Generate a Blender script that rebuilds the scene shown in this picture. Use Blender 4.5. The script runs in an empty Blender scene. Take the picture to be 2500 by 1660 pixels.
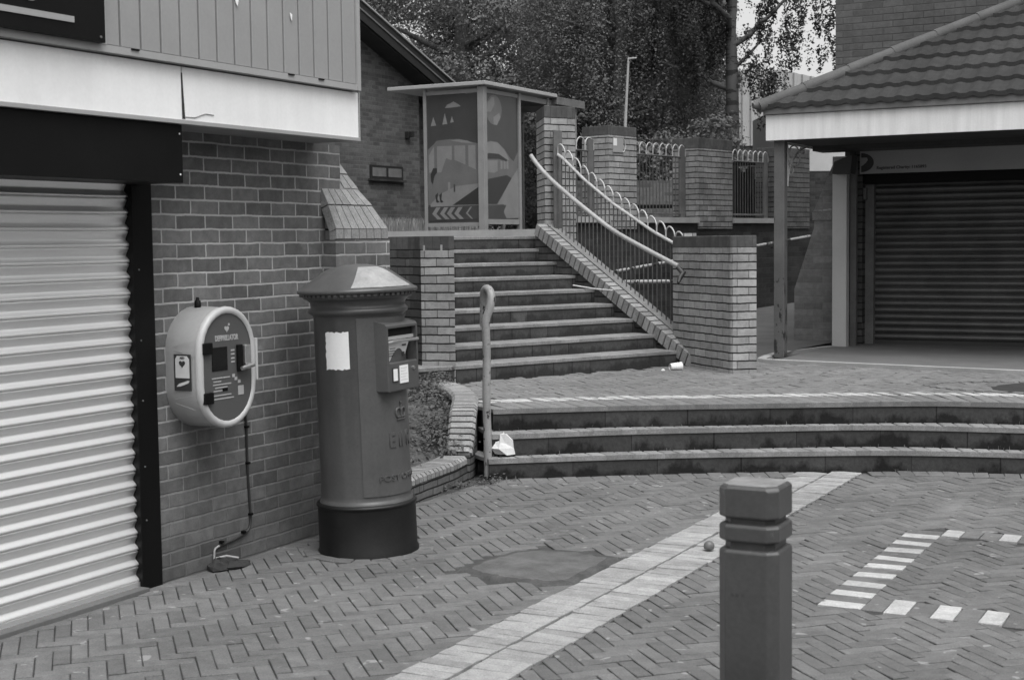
import bpy, math, random
from mathutils import Vector, Matrix
R = math.radians
random.seed(7)
S = bpy.context.scene
COL = S.collection

# ---------------------------------------------------------------- camera, sky, sun, exposure
cam_d = bpy.data.cameras.new("camera"); cam = bpy.data.objects.new("camera", cam_d); COL.objects.link(cam)
cam_d.lens = 50; cam_d.sensor_width = 36; cam_d.clip_end = 500
pit = math.atan(242/3472.2); rho = 0.0124; th = R(28.2)
fw = Vector((-math.sin(th)*math.cos(pit), math.cos(th)*math.cos(pit), -math.sin(pit)))
up = Vector((-math.sin(th)*math.sin(pit), math.cos(th)*math.sin(pit), math.cos(pit)))
rt = Vector((math.cos(th), math.sin(th), 0))
r2 = rt*math.cos(rho) - up*math.sin(rho); u2 = rt*math.sin(rho) + up*math.cos(rho)
M = Matrix.Identity(4)
for i in range(3): M[i][0] = r2[i]; M[i][1] = u2[i]; M[i][2] = -fw[i]
M.translation = (0, 0, 1.72)
cam.matrix_world = M
cam_d.dof.use_dof = True; cam_d.dof.focus_distance = 11.0; cam_d.dof.aperture_fstop = 7.0
S.camera = cam
world = bpy.data.worlds.new("World"); S.world = world; world.use_nodes = True
nt = world.node_tree; bg = nt.nodes["Background"]
sky = nt.nodes.new("ShaderNodeTexSky"); sky.sky_type = 'NISHITA'; sky.sun_disc = False
SUN_EL, SUN_AZ = 66, 128            # azimuth clockwise from +Y
sky.sun_elevation = R(SUN_EL); sky.sun_rotation = R(SUN_AZ); sky.dust_density = 4
bw = nt.nodes.new("ShaderNodeRGBToBW")     # black and white film
nt.links.new(sky.outputs[0], bw.inputs[0]); nt.links.new(bw.outputs[0], bg.inputs[0]); bg.inputs[1].default_value = 0.15
sd = bpy.data.lights.new("sun", 'SUN'); sd.energy = 0.9; sd.angle = R(50); sd.color = (1, 1, 1)
sun = bpy.data.objects.new("sun", sd); COL.objects.link(sun)
dv = Vector((math.sin(R(SUN_AZ))*math.cos(R(SUN_EL)), math.cos(R(SUN_AZ))*math.cos(R(SUN_EL)), math.sin(R(SUN_EL))))
sun.rotation_euler = dv.to_track_quat('Z', 'Y').to_euler()
S.view_settings.view_transform = 'Standard'; S.view_settings.look = 'None'; S.view_settings.gamma = 1
S.view_settings.exposure = 0.85
S.render.engine = 'CYCLES'

# ---------------------------------------------------------------- materials
class NG:
    def __init__(s, name):
        s.m = bpy.data.materials.new(name); s.m.use_nodes = True; s.t = s.m.node_tree
        s.b = s.t.nodes["Principled BSDF"]; s.out = s.t.nodes["Material Output"]
    def n(s, typ, **kw):
        x = s.t.nodes.new(typ)
        for k, v in kw.items(): setattr(x, k, v)
        return x
    def l(s, a, b): s.t.links.new(a, b)
    def math(s, op, a, b=None, c=None, clamp=False):
        x = s.n("ShaderNodeMath", operation=op); x.use_clamp = clamp
        for i, v in enumerate((a, b, c)):
            if v is None: continue
            if isinstance(v, (int, float)): x.inputs[i].default_value = v
            else: s.l(v, x.inputs[i])
        return x.outputs[0]
    def noise(s, scale, detail=4, rough=.55, co=None, dist=0, stretch=None):
        x = s.n("ShaderNodeTexNoise"); x.inputs['Scale'].default_value = scale; x.inputs['Detail'].default_value = detail
        x.inputs['Roughness'].default_value = rough; x.inputs['Distortion'].default_value = dist
        if co is None: co = s.co()
        if stretch:
            mp = s.n("ShaderNodeMapping"); mp.inputs['Scale'].default_value = stretch; s.l(co, mp.inputs[0]); co = mp.outputs[0]
        s.l(co, x.inputs['Vector']); return x.outputs['Fac']
    def co(s):
        if not hasattr(s, '_co'): s._co = s.n("ShaderNodeTexCoord")
        return s._co.outputs['Object']
    def remap(s, v, a, b, c, d, smooth=False):
        x = s.n("ShaderNodeMapRange"); x.inputs[1].default_value = a; x.inputs[2].default_value = b
        x.inputs[3].default_value = c; x.inputs[4].default_value = d
        if smooth: x.interpolation_type = 'SMOOTHSTEP'
        s.l(v, x.inputs[0]); return x.outputs[0]
    def mix(s, f, a, b):
        x = s.n("ShaderNodeMix", data_type='FLOAT')
        for i, v in ((0, f), (2, a), (3, b)):
            if isinstance(v, (int, float)): x.inputs[i].default_value = v
            else: s.l(v, x.inputs[i])
        return x.outputs[0]
    def bump(s, h, strength=.5, dist=.005):
        x = s.n("ShaderNodeBump"); x.inputs['Strength'].default_value = strength; x.inputs['Distance'].default_value = dist
        s.l(h, x.inputs['Height']); s.l(x.outputs[0], s.b.inputs['Normal']); return x
    def base(s, v):
        c = s.n("ShaderNodeCombineColor")
        for i in range(3): s.l(v, c.inputs[i])
        s.l(c.outputs[0], s.b.inputs['Base Color'])

def paint(name, v, rough=.6, var=.15, scale=6, bump=.15, metal=0., spec=.5, streak=0, fine=60, bd=.002):
    g = NG(name); n1 = g.noise(scale, 5, .6)
    f = g.remap(n1, .3, .7, 1-var, 1+var)
    n2 = g.noise(fine, 3, .6); f = g.math('MULTIPLY', f, g.remap(n2, .3, .7, 1-var*.5, 1+var*.5))
    if streak:
        n3 = g.noise(1, 4, .6, stretch=(9, 9, .7)); f = g.math('MULTIPLY', f, g.remap(n3, .35, .75, 1+streak*.3, 1-streak))
    g.base(g.math('MULTIPLY', f, v))
    g.b.inputs['Roughness'].default_value = rough; g.b.inputs['Metallic'].default_value = metal
    g.b.inputs['Specular IOR Level'].default_value = spec
    if bump: g.bump(n2, bump, bd)
    return g.m

def brick(name, v, mortar, var=.3, bw_=.225, bh=.075, jh=.011, jv=.010, depth=.006, stain=.25, mv=None, fade=0, dirt_low=0, light=0, rough=.85):
    """stretcher bond worked out from metres along the wall (u) and up (v); mv: value of the upright joints"""
    g = NG(name); uv = g.n("ShaderNodeUVMap"); sp = g.n("ShaderNodeSeparateXYZ"); g.l(uv.outputs[0], sp.inputs[0])
    co = g.co()
    w1 = g.noise(7, 2, .5); wob = g.remap(w1, .2, .8, -.0035, .0035)
    w2 = g.noise(45, 2, .5); wob = g.math('ADD', wob, g.remap(w2, .2, .8, -.0015, .0015))
    u = g.math('ADD', sp.outputs[0], wob); vv = g.math('ADD', sp.outputs[1], wob)
    rv = g.math('DIVIDE', vv, bh); row = g.math('FLOOR', rv); fv = g.math('FRACT', rv)
    off = g.math('MULTIPLY', g.math('MODULO', g.math('ABSOLUTE', row), 2), .5)
    ru = g.math('ADD', g.math('DIVIDE', u, bw_), off); colm = g.math('FLOOR', ru); fu = g.math('FRACT', ru)
    dv_ = g.math('MULTIPLY', g.math('SUBTRACT', .5, g.math('ABSOLUTE', g.math('SUBTRACT', fv, .5))), bh)
    du_ = g.math('MULTIPLY', g.math('SUBTRACT', .5, g.math('ABSOLUTE', g.math('SUBTRACT', fu, .5))), bw_)
    mh = g.remap(dv_, jh*.35, jh*.65, 1, 0, True); mvv = g.remap(du_, jv*.35, jv*.65, 1, 0, True)
    mk = g.math('MAXIMUM', mh, mvv)
    cc = g.n("ShaderNodeCombineXYZ"); g.l(colm, cc.inputs[0]); g.l(row, cc.inputs[1])
    wn = g.n("ShaderNodeTexWhiteNoise", noise_dimensions='2D'); g.l(cc.outputs[0], wn.inputs['Vector'])
    rnd = wn.outputs['Value']
    tone = g.remap(rnd, 0, 1, 1-var, 1+var)
    big = g.noise(1.6, 5, .6); med = g.noise(18, 5, .65); fine = g.noise(160, 2, .6)
    tone = g.math('MULTIPLY', tone, g.remap(big, .3, .7, 1-stain, 1+stain))
    tone = g.math('MULTIPLY', tone, g.remap(med, .3, .75, .8, 1.22))
    tone = g.math('MULTIPLY', tone, g.remap(fine, .3, .7, .9, 1.1))
    bc = g.math('MULTIPLY', tone, v)
    if light:   # lime bloom blotches
        lm = g.remap(g.noise(2.3, 6, .7), .55, .72, 0, 1, True)
        lm = g.math('MULTIPLY', lm, g.remap(med, .35, .65, .2, 1)); bc = g.mix(g.math('MULTIPLY', lm, light), bc, v*2.2)
    jt = g.remap(big, .35, .65, .75, 1.2)
    mcol = g.math('MULTIPLY', jt, mortar)
    if mv is not None: mcol = g.mix(mh, g.math('MULTIPLY', jt, mv), mcol)
    if fade:    # the pointing washes out in patches
        fd = g.remap(g.noise(1.1, 4, .6), .42, .62, 0, fade)
        if dirt_low:
            pz_ = g.n('ShaderNodeSeparateXYZ'); g.l(co, pz_.inputs[0]); fd = g.math('MAXIMUM', fd, g.remap(g.math('ADD', pz_.outputs[2], g.remap(med, .3, .7, -.25, .25)), .3, 1.25, .88, 0))
        mcol = g.mix(fd, mcol, v*1.05)
    c = g.mix(mk, bc, mcol)
    if dirt_low:
        ps = g.n("ShaderNodeSeparateXYZ"); g.l(co, ps.inputs[0])
        dl = g.remap(g.math('ADD', ps.outputs[2], g.remap(big, .3, .7, -.3, .3)), 0, .9, 1-dirt_low, 1)
        c = g.math('MULTIPLY', c, dl)
    g.base(c); g.b.inputs['Roughness'].default_value = rough; g.b.inputs['Specular IOR Level'].default_value = .25
    h = g.math('SUBTRACT', 1, mk); h = g.math('ADD', h, g.math('MULTIPLY', med, .35)); h = g.math('ADD', h, g.math('MULTIPLY', rnd, .18))
    g.bump(h, .9, depth)
    return g.m

def attr_mat(name, v, rough=.85, var=.35, spots=0, bump=.35, fine=90, dirt=.2):
    """single bricks and pavers: tone from a per-brick value stored on the mesh"""
    g = NG(name); a = g.n("ShaderNodeAttribute", attribute_name="tone")
    t = g.remap(a.outputs['Fac'], 0, 1, 1-var, 1+var)
    n1 = g.noise(.9, 5, .6); n2 = g.noise(fine, 4, .7); n3 = g.noise(14, 4, .6)
    c = g.math('MULTIPLY', t, g.remap(n1, .3, .7, 1-dirt, 1+dirt))
    c = g.math('MULTIPLY', c, g.remap(n2, .3, .7, .72, 1.28)); c = g.math('MULTIPLY', c, g.remap(n3, .3, .7, .84, 1.16))
    c = g.math('MULTIPLY', c, v)
    if spots:
        sp = g.remap(g.noise(11, 2, .5, dist=.4), .67, .71, 0, 1, True); c = g.mix(g.math('MULTIPLY', sp, spots), c, v*2.0)
    g.base(c); g.b.inputs['Roughness'].default_value = rough; g.b.inputs['Specular IOR Level'].default_value = .3
    g.bump(n2, bump, .003)
    return g.m

def worn(name, v, under, thr=.6, scale=9, rough=.45, stretch=(1, 1, .5), metal=0, low=0):
    g = NG(name); n1 = g.noise(scale, 5, .65, stretch=stretch); n2 = g.noise(70, 3, .6); n3 = g.noise(3, 3)
    if low:
        ps = g.n("ShaderNodeSeparateXYZ"); g.l(g.co(), ps.inputs[0])
        n1 = g.math('ADD', n1, g.remap(ps.outputs[2], .4, low, .13, -.04))
    mk = g.remap(n1, thr, thr+.03, 0, 1, True)
    c = g.mix(mk, g.math('MULTIPLY', g.remap(n3, .3, .7, .8, 1.2), v), under)
    g.base(g.math('MULTIPLY', c, g.remap(n2, .3, .7, .9, 1.1)))
    g.b.inputs['Roughness'].default_value = rough; g.b.inputs['Metallic'].default_value = metal
    g.bump(g.math('SUBTRACT', 1, mk), .4, .002)
    return g.m

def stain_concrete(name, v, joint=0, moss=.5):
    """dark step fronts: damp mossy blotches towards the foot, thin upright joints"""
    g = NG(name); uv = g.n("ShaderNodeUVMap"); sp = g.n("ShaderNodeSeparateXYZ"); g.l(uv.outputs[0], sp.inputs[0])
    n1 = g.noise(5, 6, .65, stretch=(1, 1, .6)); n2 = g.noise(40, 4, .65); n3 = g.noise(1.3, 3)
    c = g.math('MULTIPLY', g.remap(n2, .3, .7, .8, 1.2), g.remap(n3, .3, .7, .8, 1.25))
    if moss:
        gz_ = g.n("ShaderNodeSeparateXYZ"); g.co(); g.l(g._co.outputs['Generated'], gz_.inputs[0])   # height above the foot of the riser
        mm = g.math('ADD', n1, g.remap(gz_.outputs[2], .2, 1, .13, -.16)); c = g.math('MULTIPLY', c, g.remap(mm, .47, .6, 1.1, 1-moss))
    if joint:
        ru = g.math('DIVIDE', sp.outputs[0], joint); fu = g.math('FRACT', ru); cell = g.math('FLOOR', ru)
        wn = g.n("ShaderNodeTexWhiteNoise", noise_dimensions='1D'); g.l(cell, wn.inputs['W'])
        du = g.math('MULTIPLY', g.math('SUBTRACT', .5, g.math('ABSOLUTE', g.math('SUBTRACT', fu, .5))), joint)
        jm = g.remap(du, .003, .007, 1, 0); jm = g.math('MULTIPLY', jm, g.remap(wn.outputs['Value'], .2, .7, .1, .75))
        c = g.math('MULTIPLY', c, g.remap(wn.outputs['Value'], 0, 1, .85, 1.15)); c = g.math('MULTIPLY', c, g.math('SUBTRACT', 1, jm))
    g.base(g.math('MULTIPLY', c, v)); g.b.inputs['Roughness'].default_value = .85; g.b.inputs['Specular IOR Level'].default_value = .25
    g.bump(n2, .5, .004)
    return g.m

def leafmat(name, v, trans=.25):
    g = NG(name); a = g.n("ShaderNodeAttribute", attribute_name="tone"); g.base(g.math('MULTIPLY', g.remap(a.outputs['Fac'], 0, 1, .6, 1.4), v))
    g.b.inputs['Roughness'].default_value = .6; g.b.inputs['Specular IOR Level'].default_value = .2
    tr = g.n("ShaderNodeBsdfTranslucent"); tr.inputs[0].default_value = (v*1.2, v*1.2, v*1.2, 1)
    mx = g.n("ShaderNodeMixShader"); mx.inputs[0].default_value = trans
    g.l(g.b.outputs[0], mx.inputs[1]); g.l(tr.outputs[0], mx.inputs[2]); g.l(mx.outputs[0], g.out.inputs[0])
    return g.m

def glass(name, v=.03, alpha=.5, rough=.08):
    g = NG(name); g.b.inputs['Base Color'].default_value = (v, v, v, 1); g.b.inputs['Roughness'].default_value = rough
    tr = g.n("ShaderNodeBsdfTransparent"); mx = g.n("ShaderNodeMixShader"); mx.inputs[0].default_value = alpha
    g.l(tr.outputs[0], mx.inputs[1]); g.l(g.b.outputs[0], mx.inputs[2]); g.l(mx.outputs[0], g.out.inputs[0])
    return g.m

MT = dict(
 shopwall=brick('shop_brick', .145, .43, var=.24, jh=.011, jv=.010, stain=.24, fade=.4, dirt_low=.25, light=.35, depth=.004),
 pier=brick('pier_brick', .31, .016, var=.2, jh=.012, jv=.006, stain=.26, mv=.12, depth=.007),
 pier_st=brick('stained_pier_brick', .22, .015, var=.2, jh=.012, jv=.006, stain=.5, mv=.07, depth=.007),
 pier_sh=brick('shaded_pier_brick', .10, .01, var=.2, jh=.012, jv=.006, stain=.3, mv=.04, depth=.007),  # darker copy of the pier brick: staining and shade both put into the colour
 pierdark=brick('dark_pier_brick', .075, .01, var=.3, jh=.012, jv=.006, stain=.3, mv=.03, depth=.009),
 cap=brick('cap_brick', .085, .07, var=.18, bw_=.075, bh=.5, jh=.0, jv=.005, depth=.003, stain=.25),
 planter=brick('planter_brick', .13, .02, var=.25, bh=.052, bw_=.215, jh=.010, jv=.007, depth=.006),
 tower=brick('tower_brick', .1, .06, var=.15, jh=.010, jv=.007, stain=.12, fade=.9, depth=.005),
 farwall=brick('far_brick', .1, .12, var=.3, jh=.012, jv=.01, stain=.1, depth=.002),
 retain=brick('retaining_brick', .036, .05, var=.3, jh=.008, jv=.006, stain=.35, depth=.003, light=.15),
 batter=brick('batter_brick', .21, .26, var=.18, jh=.008, jv=.006, fade=.7, dirt_low=.3, depth=.004),
 tumble=attr_mat('tumbled_brick', .3, var=.12, dirt=.12),
 coping=attr_mat('coping_brick', .26, var=.22),
 coping_dk=attr_mat('coping_brick_dull', .22, var=.2),
 mortar=paint('mortar_dark', .03, .95, .2),
 joint=paint('joint_sand', .055, .95, .3, 3),
 paver=attr_mat('paver', .134, var=.15, spots=.9, dirt=.2, fine=130, bump=.7),
 paver_land=attr_mat('landing_paver', .165, var=.12, spots=.4, dirt=.15, fine=130, bump=.6),
 paver_lt=attr_mat('paver_pale', .275, var=.16, dirt=.2, fine=120, bump=.6),
 paver_wh=attr_mat('paver_white', .40, var=.12, dirt=.18, fine=120, bump=.5),
 tread=attr_mat('tread_paver', .215, var=.14, dirt=.15),
 ground=paint('ground_soil', .12, .95, .3, 1.5),
 asphalt=paint('asphalt', .10, .95, .2, 2, .5),
 patch=paint('tarmac_patch', .11, .95, .34, 7, .9, fine=150, bd=.007), patch_dk=paint('tarmac_rim', .065, .95, .4, 7, .9, fine=90, bd=.006),
 concrete=paint('concrete', .12, .9, .15, 2, .3),
 kerb=paint('kerb_stone', .34, .9, .15, 3, .3),
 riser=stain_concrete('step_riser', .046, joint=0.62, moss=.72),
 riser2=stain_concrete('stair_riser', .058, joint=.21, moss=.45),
 white=paint('fascia_white', .9, .45, .05, 2, .05, streak=.05),
 white2=paint('canopy_white', .78, .5, .07, 1.5, .05, streak=.22),
 clad=paint('cladding', .31, .55, .06, 2, .1),
 cladtrim=paint('cladding_trim', .36, .5, .06, 2, .05),
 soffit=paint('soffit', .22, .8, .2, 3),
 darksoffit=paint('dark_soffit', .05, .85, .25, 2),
 black=paint('black_paint', .003, .6, .3, 4, .08, spec=.2),
 blackboard=paint('black_sign', .004, .5, .35, 3, .08, spec=.25),
 galv=paint('galvanised_shutter', .93, .48, .02, 2, 0, metal=.95),
 dkshutter=paint('dark_shutter', .12, .42, .25, 2, .1, metal=.6),
 post_red=paint('letterbox_paint', .085, .33, .16, 3, .12, spec=.5, streak=.14),
 post_red2=paint('letterbox_hood_paint', .08, .42, .12, 5, .08),
 post_black=paint('letterbox_plinth', .004, .55, .9, 7, .25, streak=.3),
 slot=paint('slot_dark', .002, .9, .1),
 paper=paint('paper', .8, .8, .04, 8, .1),
 dimpaper=paint('notice_plate', .6, .6, .05, 20, .02),
 ink=paint('ink', .03, .6, .05),
 steel=paint('steel', .65, .3, .05, 5, 0, metal=.9),
 aed=paint('cabinet_shell', .33, .38, .05, 3, .03, streak=.05),
 aedrim=paint('cabinet_rim', .47, .35, .04, 3, .02),
 aedface=paint('cabinet_face', .085, .4, .06, 3, .02),
 aedtext=paint('cabinet_lettering', .38, .5, .02),
 screen=paint('dark_window', .004, .12, .1, 4, 0),
 railpost=worn('peeling_rail', .29, .025, thr=.578, scale=21, stretch=(1, 1, .7)),
 canopypost=worn('peeling_post', .11, .03, thr=.61, scale=12, low=1.6),
 handrail=worn('handrail_paint', .33, .12, thr=.68, scale=12, rough=.4),
 ramprail=worn('ramp_rail', .4, .02, thr=.52, scale=5, rough=.5),
 railing=paint('railing_paint', .09, .5, .3, 12),
 hoop=paint('railing_pale', .46, .45, .1, 12),
 flatpost=paint('flat_post', .13, .55, .25, 5),
 tile=attr_mat('roof_tile', .034, var=.15, dirt=.22, fine=60, spots=.12),
 hip=paint('hip_tile', .085, .85, .2, 4, .3),
 eave=paint('eave_board', .14, .8, .2, 2, .1, streak=.25),
 whitepost=paint('pale_post', .5, .6, .06, 3, .05),
 bollard=worn('bollard_scuffed', .066, .105, thr=.655, scale=34, rough=.36, stretch=(1, 1, .25)),
 shelter=paint('shelter_frame', .24, .5, .1, 6),
 shelterroof=paint('shelter_roof', .36, .5, .1, 4),
 art_dark=paint('poster_dark', .05, .3, .15, 2, 0), art_mid=paint('poster_mid', .125, .35, .12, 3, 0),
 art_light=paint('poster_light', .195, .35, .12, 3, 0), art_black=paint('poster_black', .03, .35, .1, 3, 0),
 glass=glass('shelter_glass', .05, .45),
 pane=paint('window_pane', .16, .15, .3, 3, 0),
 roofdark=paint('slate', .03, .8, .2, 3), verge=paint('verge_trim', .3, .7, .1), barge=paint('barge_board', .014, .7, .2),
 pole=paint('pole_grey', .35, .5, .1), indust=paint('industrial_cladding', .36, .7, .05, .4, .02),
 pale=paint('pale_panel', .5, .7, .05), bin=paint('bin_black', .008, .5, .2),
 leaf_a=leafmat('leaf_broad', .165), leaf_b=leafmat('leaf_fine', .125), leaf_c=leafmat('leaf_birch', .045, .2), leaf_d=leafmat('leaf_hedge', .10),
 ivy=leafmat('leaf_ivy', .12), bark=paint('bark', .09, .95, .5, 5, .8, fine=25, bd=.02), bark2=worn('birch_bark', .075, .02, .53, 4, .9, (.6, .6, 3)),
 grass=leafmat('grass', .34), soil=paint('soil', .09, 1, .4, 10, 1, fine=60, bd=.02),
 bag=paint('paper_bag', .62, .8, .12, 9, .3), cup=paint('paper_cup', .78, .5, .05), ball=paint('ball_skin', .13, .5, .2, 20), stick=paint('bare_stick', .5, .8, .1),
 cable=paint('cable', .03, .5, .1), cable_lt=paint('cable_scuffed', .3, .5, .2, 30), sign=paint('sign_board', .34, .6, .06, 2, 0), signdark=paint('sign_dark', .045, .6, .1),
)

# ---------------------------------------------------------------- mesh helpers
class MB:
    def __init__(s): s.v = []; s.f = []; s.tone = []; s.sm = []
    def add(s, vs, fs, tone=.5, smooth=False):
        o = len(s.v); s.v += [tuple(v) for v in vs]
        for f in fs: s.f.append([i+o for i in f]); s.tone.append(tone if not isinstance(tone, list) else 0); s.sm.append(smooth)
        return s
    def box(s, c, d, rz=0, tone=.5, rx=0, ry=0, bev=0):
        m = Matrix.Translation(c) @ Matrix.Rotation(rz, 4, 'Z') @ Matrix.Rotation(ry, 4, 'Y') @ Matrix.Rotation(rx, 4, 'X')
        x, y, z = d[0]/2, d[1]/2, d[2]/2
        if bev:
            b = bev; vs = []
            for sz in (-1, 1):
                for sx, sy in ((-1, -1), (1, -1), (1, 1), (-1, 1)):
                    vs += [(sx*x, sy*(y-b), sz*(z-b)), (sx*(x-b), sy*y, sz*(z-b)), (sx*(x-b), sy*(y-b), sz*z)]
            # faces through a convex hull
            import bmesh
            bm = bmesh.new()
            for v in vs: bm.verts.new(v)
            r = bmesh.ops.convex_hull(bm, input=bm.verts); bm.verts.index_update()
            V = [m @ v.co for v in bm.verts]; Fc = [[v.index for v in f.verts] for f in bm.faces]; bm.free()
            return s.add(V, Fc, tone)
        vs = [m @ Vector(p) for p in ((-x,-y,-z),(x,-y,-z),(x,y,-z),(-x,y,-z),(-x,-y,z),(x,-y,z),(x,y,z),(-x,y,z))]
        return s.add(vs, [(0,3,2,1),(4,5,6,7),(0,1,5,4),(1,2,6,5),(2,3,7,6),(3,0,4,7)], tone)
    def bb(s, x0, x1, y0, y1, z0, z1, tone=.5, bev=0): return s.box(((x0+x1)/2,(y0+y1)/2,(z0+z1)/2), (x1-x0,y1-y0,z1-z0), tone=tone, bev=bev)
    def prism(s, poly, z0, z1, tone=.5, M=None):
        """poly: 2D outline (counter-clockwise); z0,z1 numbers or one height per corner; M: local frame"""
        n = len(poly); a = z0 if isinstance(z0, (list, tuple)) else [z0]*n; b = z1 if isinstance(z1, (list, tuple)) else [z1]*n
        area = sum(poly[i][0]*poly[(i+1) % n][1]-poly[(i+1) % n][0]*poly[i][1] for i in range(n))
        if area < 0: poly = poly[::-1]; a = a[::-1]; b = b[::-1]
        vs = [Vector((p[0], p[1], a[i])) for i, p in enumerate(poly)] + [Vector((p[0], p[1], b[i])) for i, p in enumerate(poly)]
        if M: vs = [M @ v for v in vs]
        return s.add(vs, [tuple(range(n-1, -1, -1)), tuple(range(n, 2*n))] + [(i, (i+1) % n, n+(i+1) % n, n+i) for i in range(n)], tone)
    def tube(s, pts, r, n=8, tone=.5, caps=True):
        pts = [Vector(p) for p in pts]; rs = r if isinstance(r, (list, tuple)) else [r]*len(pts); vs = []
        prev = None
        for i, p in enumerate(pts):
            d = (pts[min(i+1, len(pts)-1)] - pts[max(i-1, 0)]).normalized()
            if prev is None: a = d.orthogonal().normalized()
            else: a = (prev - d*prev.dot(d)).normalized()
            prev = a; b = d.cross(a)
            vs += [p + (a*math.cos(2*math.pi*k/n) + b*math.sin(2*math.pi*k/n))*rs[i] for k in range(n)]
        fs = [(i*n+k, i*n+(k+1) % n, (i+1)*n+(k+1) % n, (i+1)*n+k) for i in range(len(pts)-1) for k in range(n)]
        s.add(vs, fs, tone, True)
        if caps: s.add(vs[:n][::-1], [tuple(range(n))], tone); s.add(vs[-n:], [tuple(range(n))], tone)
        return s
    def lathe(s, prof, c=(0, 0, 0), n=64, a0=0, a1=2*math.pi, tone=.5, smooth=True):
        full = abs(a1-a0-2*math.pi) < 1e-6; k = n if full else n+1
        vs = [(c[0]+r*math.cos(a0+(a1-a0)*i/n), c[1]+r*math.sin(a0+(a1-a0)*i/n), c[2]+z) for r, z in prof for i in range(k)]
        fs = [(j*k+i, j*k+(i+1) % k, (j+1)*k+(i+1) % k, (j+1)*k+i) for j in range(len(prof)-1) for i in range(n)]
        return s.add(vs, fs, tone, smooth)
    def each(s, name, mat, parent=None):
        """one object per loose piece"""
        par = list(range(len(s.v)))
        def find(a):
            while par[a] != a: par[a] = par[par[a]]; a = par[a]
            return a
        for f in s.f:
            for q in f[1:]: par[find(q)] = find(f[0])
        keys = {}
        for q in range(len(s.v)):
            keys.setdefault(tuple(round(c, 5) for c in s.v[q]), []).append(q)
        for g in keys.values():
            for q in g[1:]: par[find(q)] = find(g[0])
        groups = {}
        for k, f in enumerate(s.f): groups.setdefault(find(f[0]), []).append(k)
        out = []
        for g in groups.values():
            m = MB(); mp = {}
            for k in g:
                ff = []
                for q in s.f[k]:
                    if q not in mp: mp[q] = len(m.v); m.v.append(s.v[q])
                    ff.append(mp[q])
                m.f.append(ff); m.tone.append(s.tone[k]); m.sm.append(s.sm[k])
            out.append(m.build(name, mat, parent))
        return out
    def build(s, name, mat, parent=None, label=None, flat=False):
        me = bpy.data.meshes.new(name); me.from_pydata(s.v, [], s.f); me.update()
        uv = me.uv_layers.new(name='UVMap').data
        at = me.attributes.new('tone', 'FLOAT', 'FACE')
        vc = me.vertices
        for p in me.polygons:
            at.data[p.index].value = s.tone[p.index]; p.use_smooth = s.sm[p.index]
            nn = p.normal
            if abs(nn.z) > .75: T = Vector((1, 0, 0)); B = Vector((0, 1, 0))
            else:
                T = Vector((-nn.y, nn.x, 0)).normalized(); B = Vector((0, 0, 1))
            for li in p.loop_indices:
                co = vc[me.loops[li].vertex_index].co; uv[li].uv = (co.dot(T), co.dot(B))
        if isinstance(mat, str): mat = MT[mat]
        me.materials.append(mat)
        o = bpy.data.objects.new(name, me); COL.objects.link(o)
        if parent: o.parent = parent
        if label: o['label'] = label
        return o
def tag(o, label, cat, group=None):
    o['label'] = label; o['category'] = cat
    if group: o['group'] = group
    return o
def struct(o, label=None):
    o['kind'] = 'structure'
    if label: o['label'] = label
    return o
def thing(name, label, cat, loc=(0, 0, 0), rz=0, group=None):
    o = bpy.data.objects.new(name, None); COL.objects.link(o); o.location = loc; o.rotation_euler = (0, 0, rz)
    o.empty_display_size = .1
    return tag(o, label, cat, group)
def copy_tree(o, parent=None):
    c = o.copy(); COL.objects.link(c)
    if parent: c.parent = parent
    for ch in list(o.children): copy_tree(ch, c)
    return c
def soft(o, w=.003, seg=2):
    m = o.modifiers.new('edge', 'BEVEL'); m.width = w; m.segments = seg; m.limit_method = 'ANGLE'; m.angle_limit = R(40)
    return o
def text(s, size, loc, rot, mat, parent, name='lettering', ext=.001, align='LEFT', scale=(1, 1), bold=0, wrap=None):
    cu = bpy.data.curves.new('t', 'FONT'); cu.body = s; cu.size = size; cu.extrude = ext; cu.align_x = align; cu.offset = bold
    ob = bpy.data.objects.new('t', cu); COL.objects.link(ob)
    dg = bpy.context.evaluated_depsgraph_get(); me = bpy.data.meshes.new_from_object(ob.evaluated_get(dg))
    bpy.data.objects.remove(ob)
    for v in me.vertices:
        v.co.x *= scale[0]; v.co.y *= scale[1]
        if wrap: v.co = wrap(v.co)
    me.materials.clear(); me.materials.append(MT[mat])
    o = bpy.data.objects.new(name, me); COL.objects.link(o)
    if not wrap: o.location = loc; o.rotation_euler = rot
    o.parent = parent
    return o

# frame of the long stair: t to the right along the step edges, n upwards into the flight
PH = R(152); N2 = (math.cos(PH), math.sin(PH)); T2 = (math.sin(PH), -math.cos(PH))
def st(a, n, z=0): return Vector((T2[0]*a + N2[0]*n, T2[1]*a + N2[1]*n, z))
# line of the upper railing wall
FD = Vector((math.cos(R(79)), math.sin(R(79)), 0)); FN = Vector((FD.y, -FD.x, 0)); FA = Vector((-7.407, 16.453, 0))
def fl(s_, off=0, z=0): return FA + FD*s_ + FN*off + Vector((0, 0, z))

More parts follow.
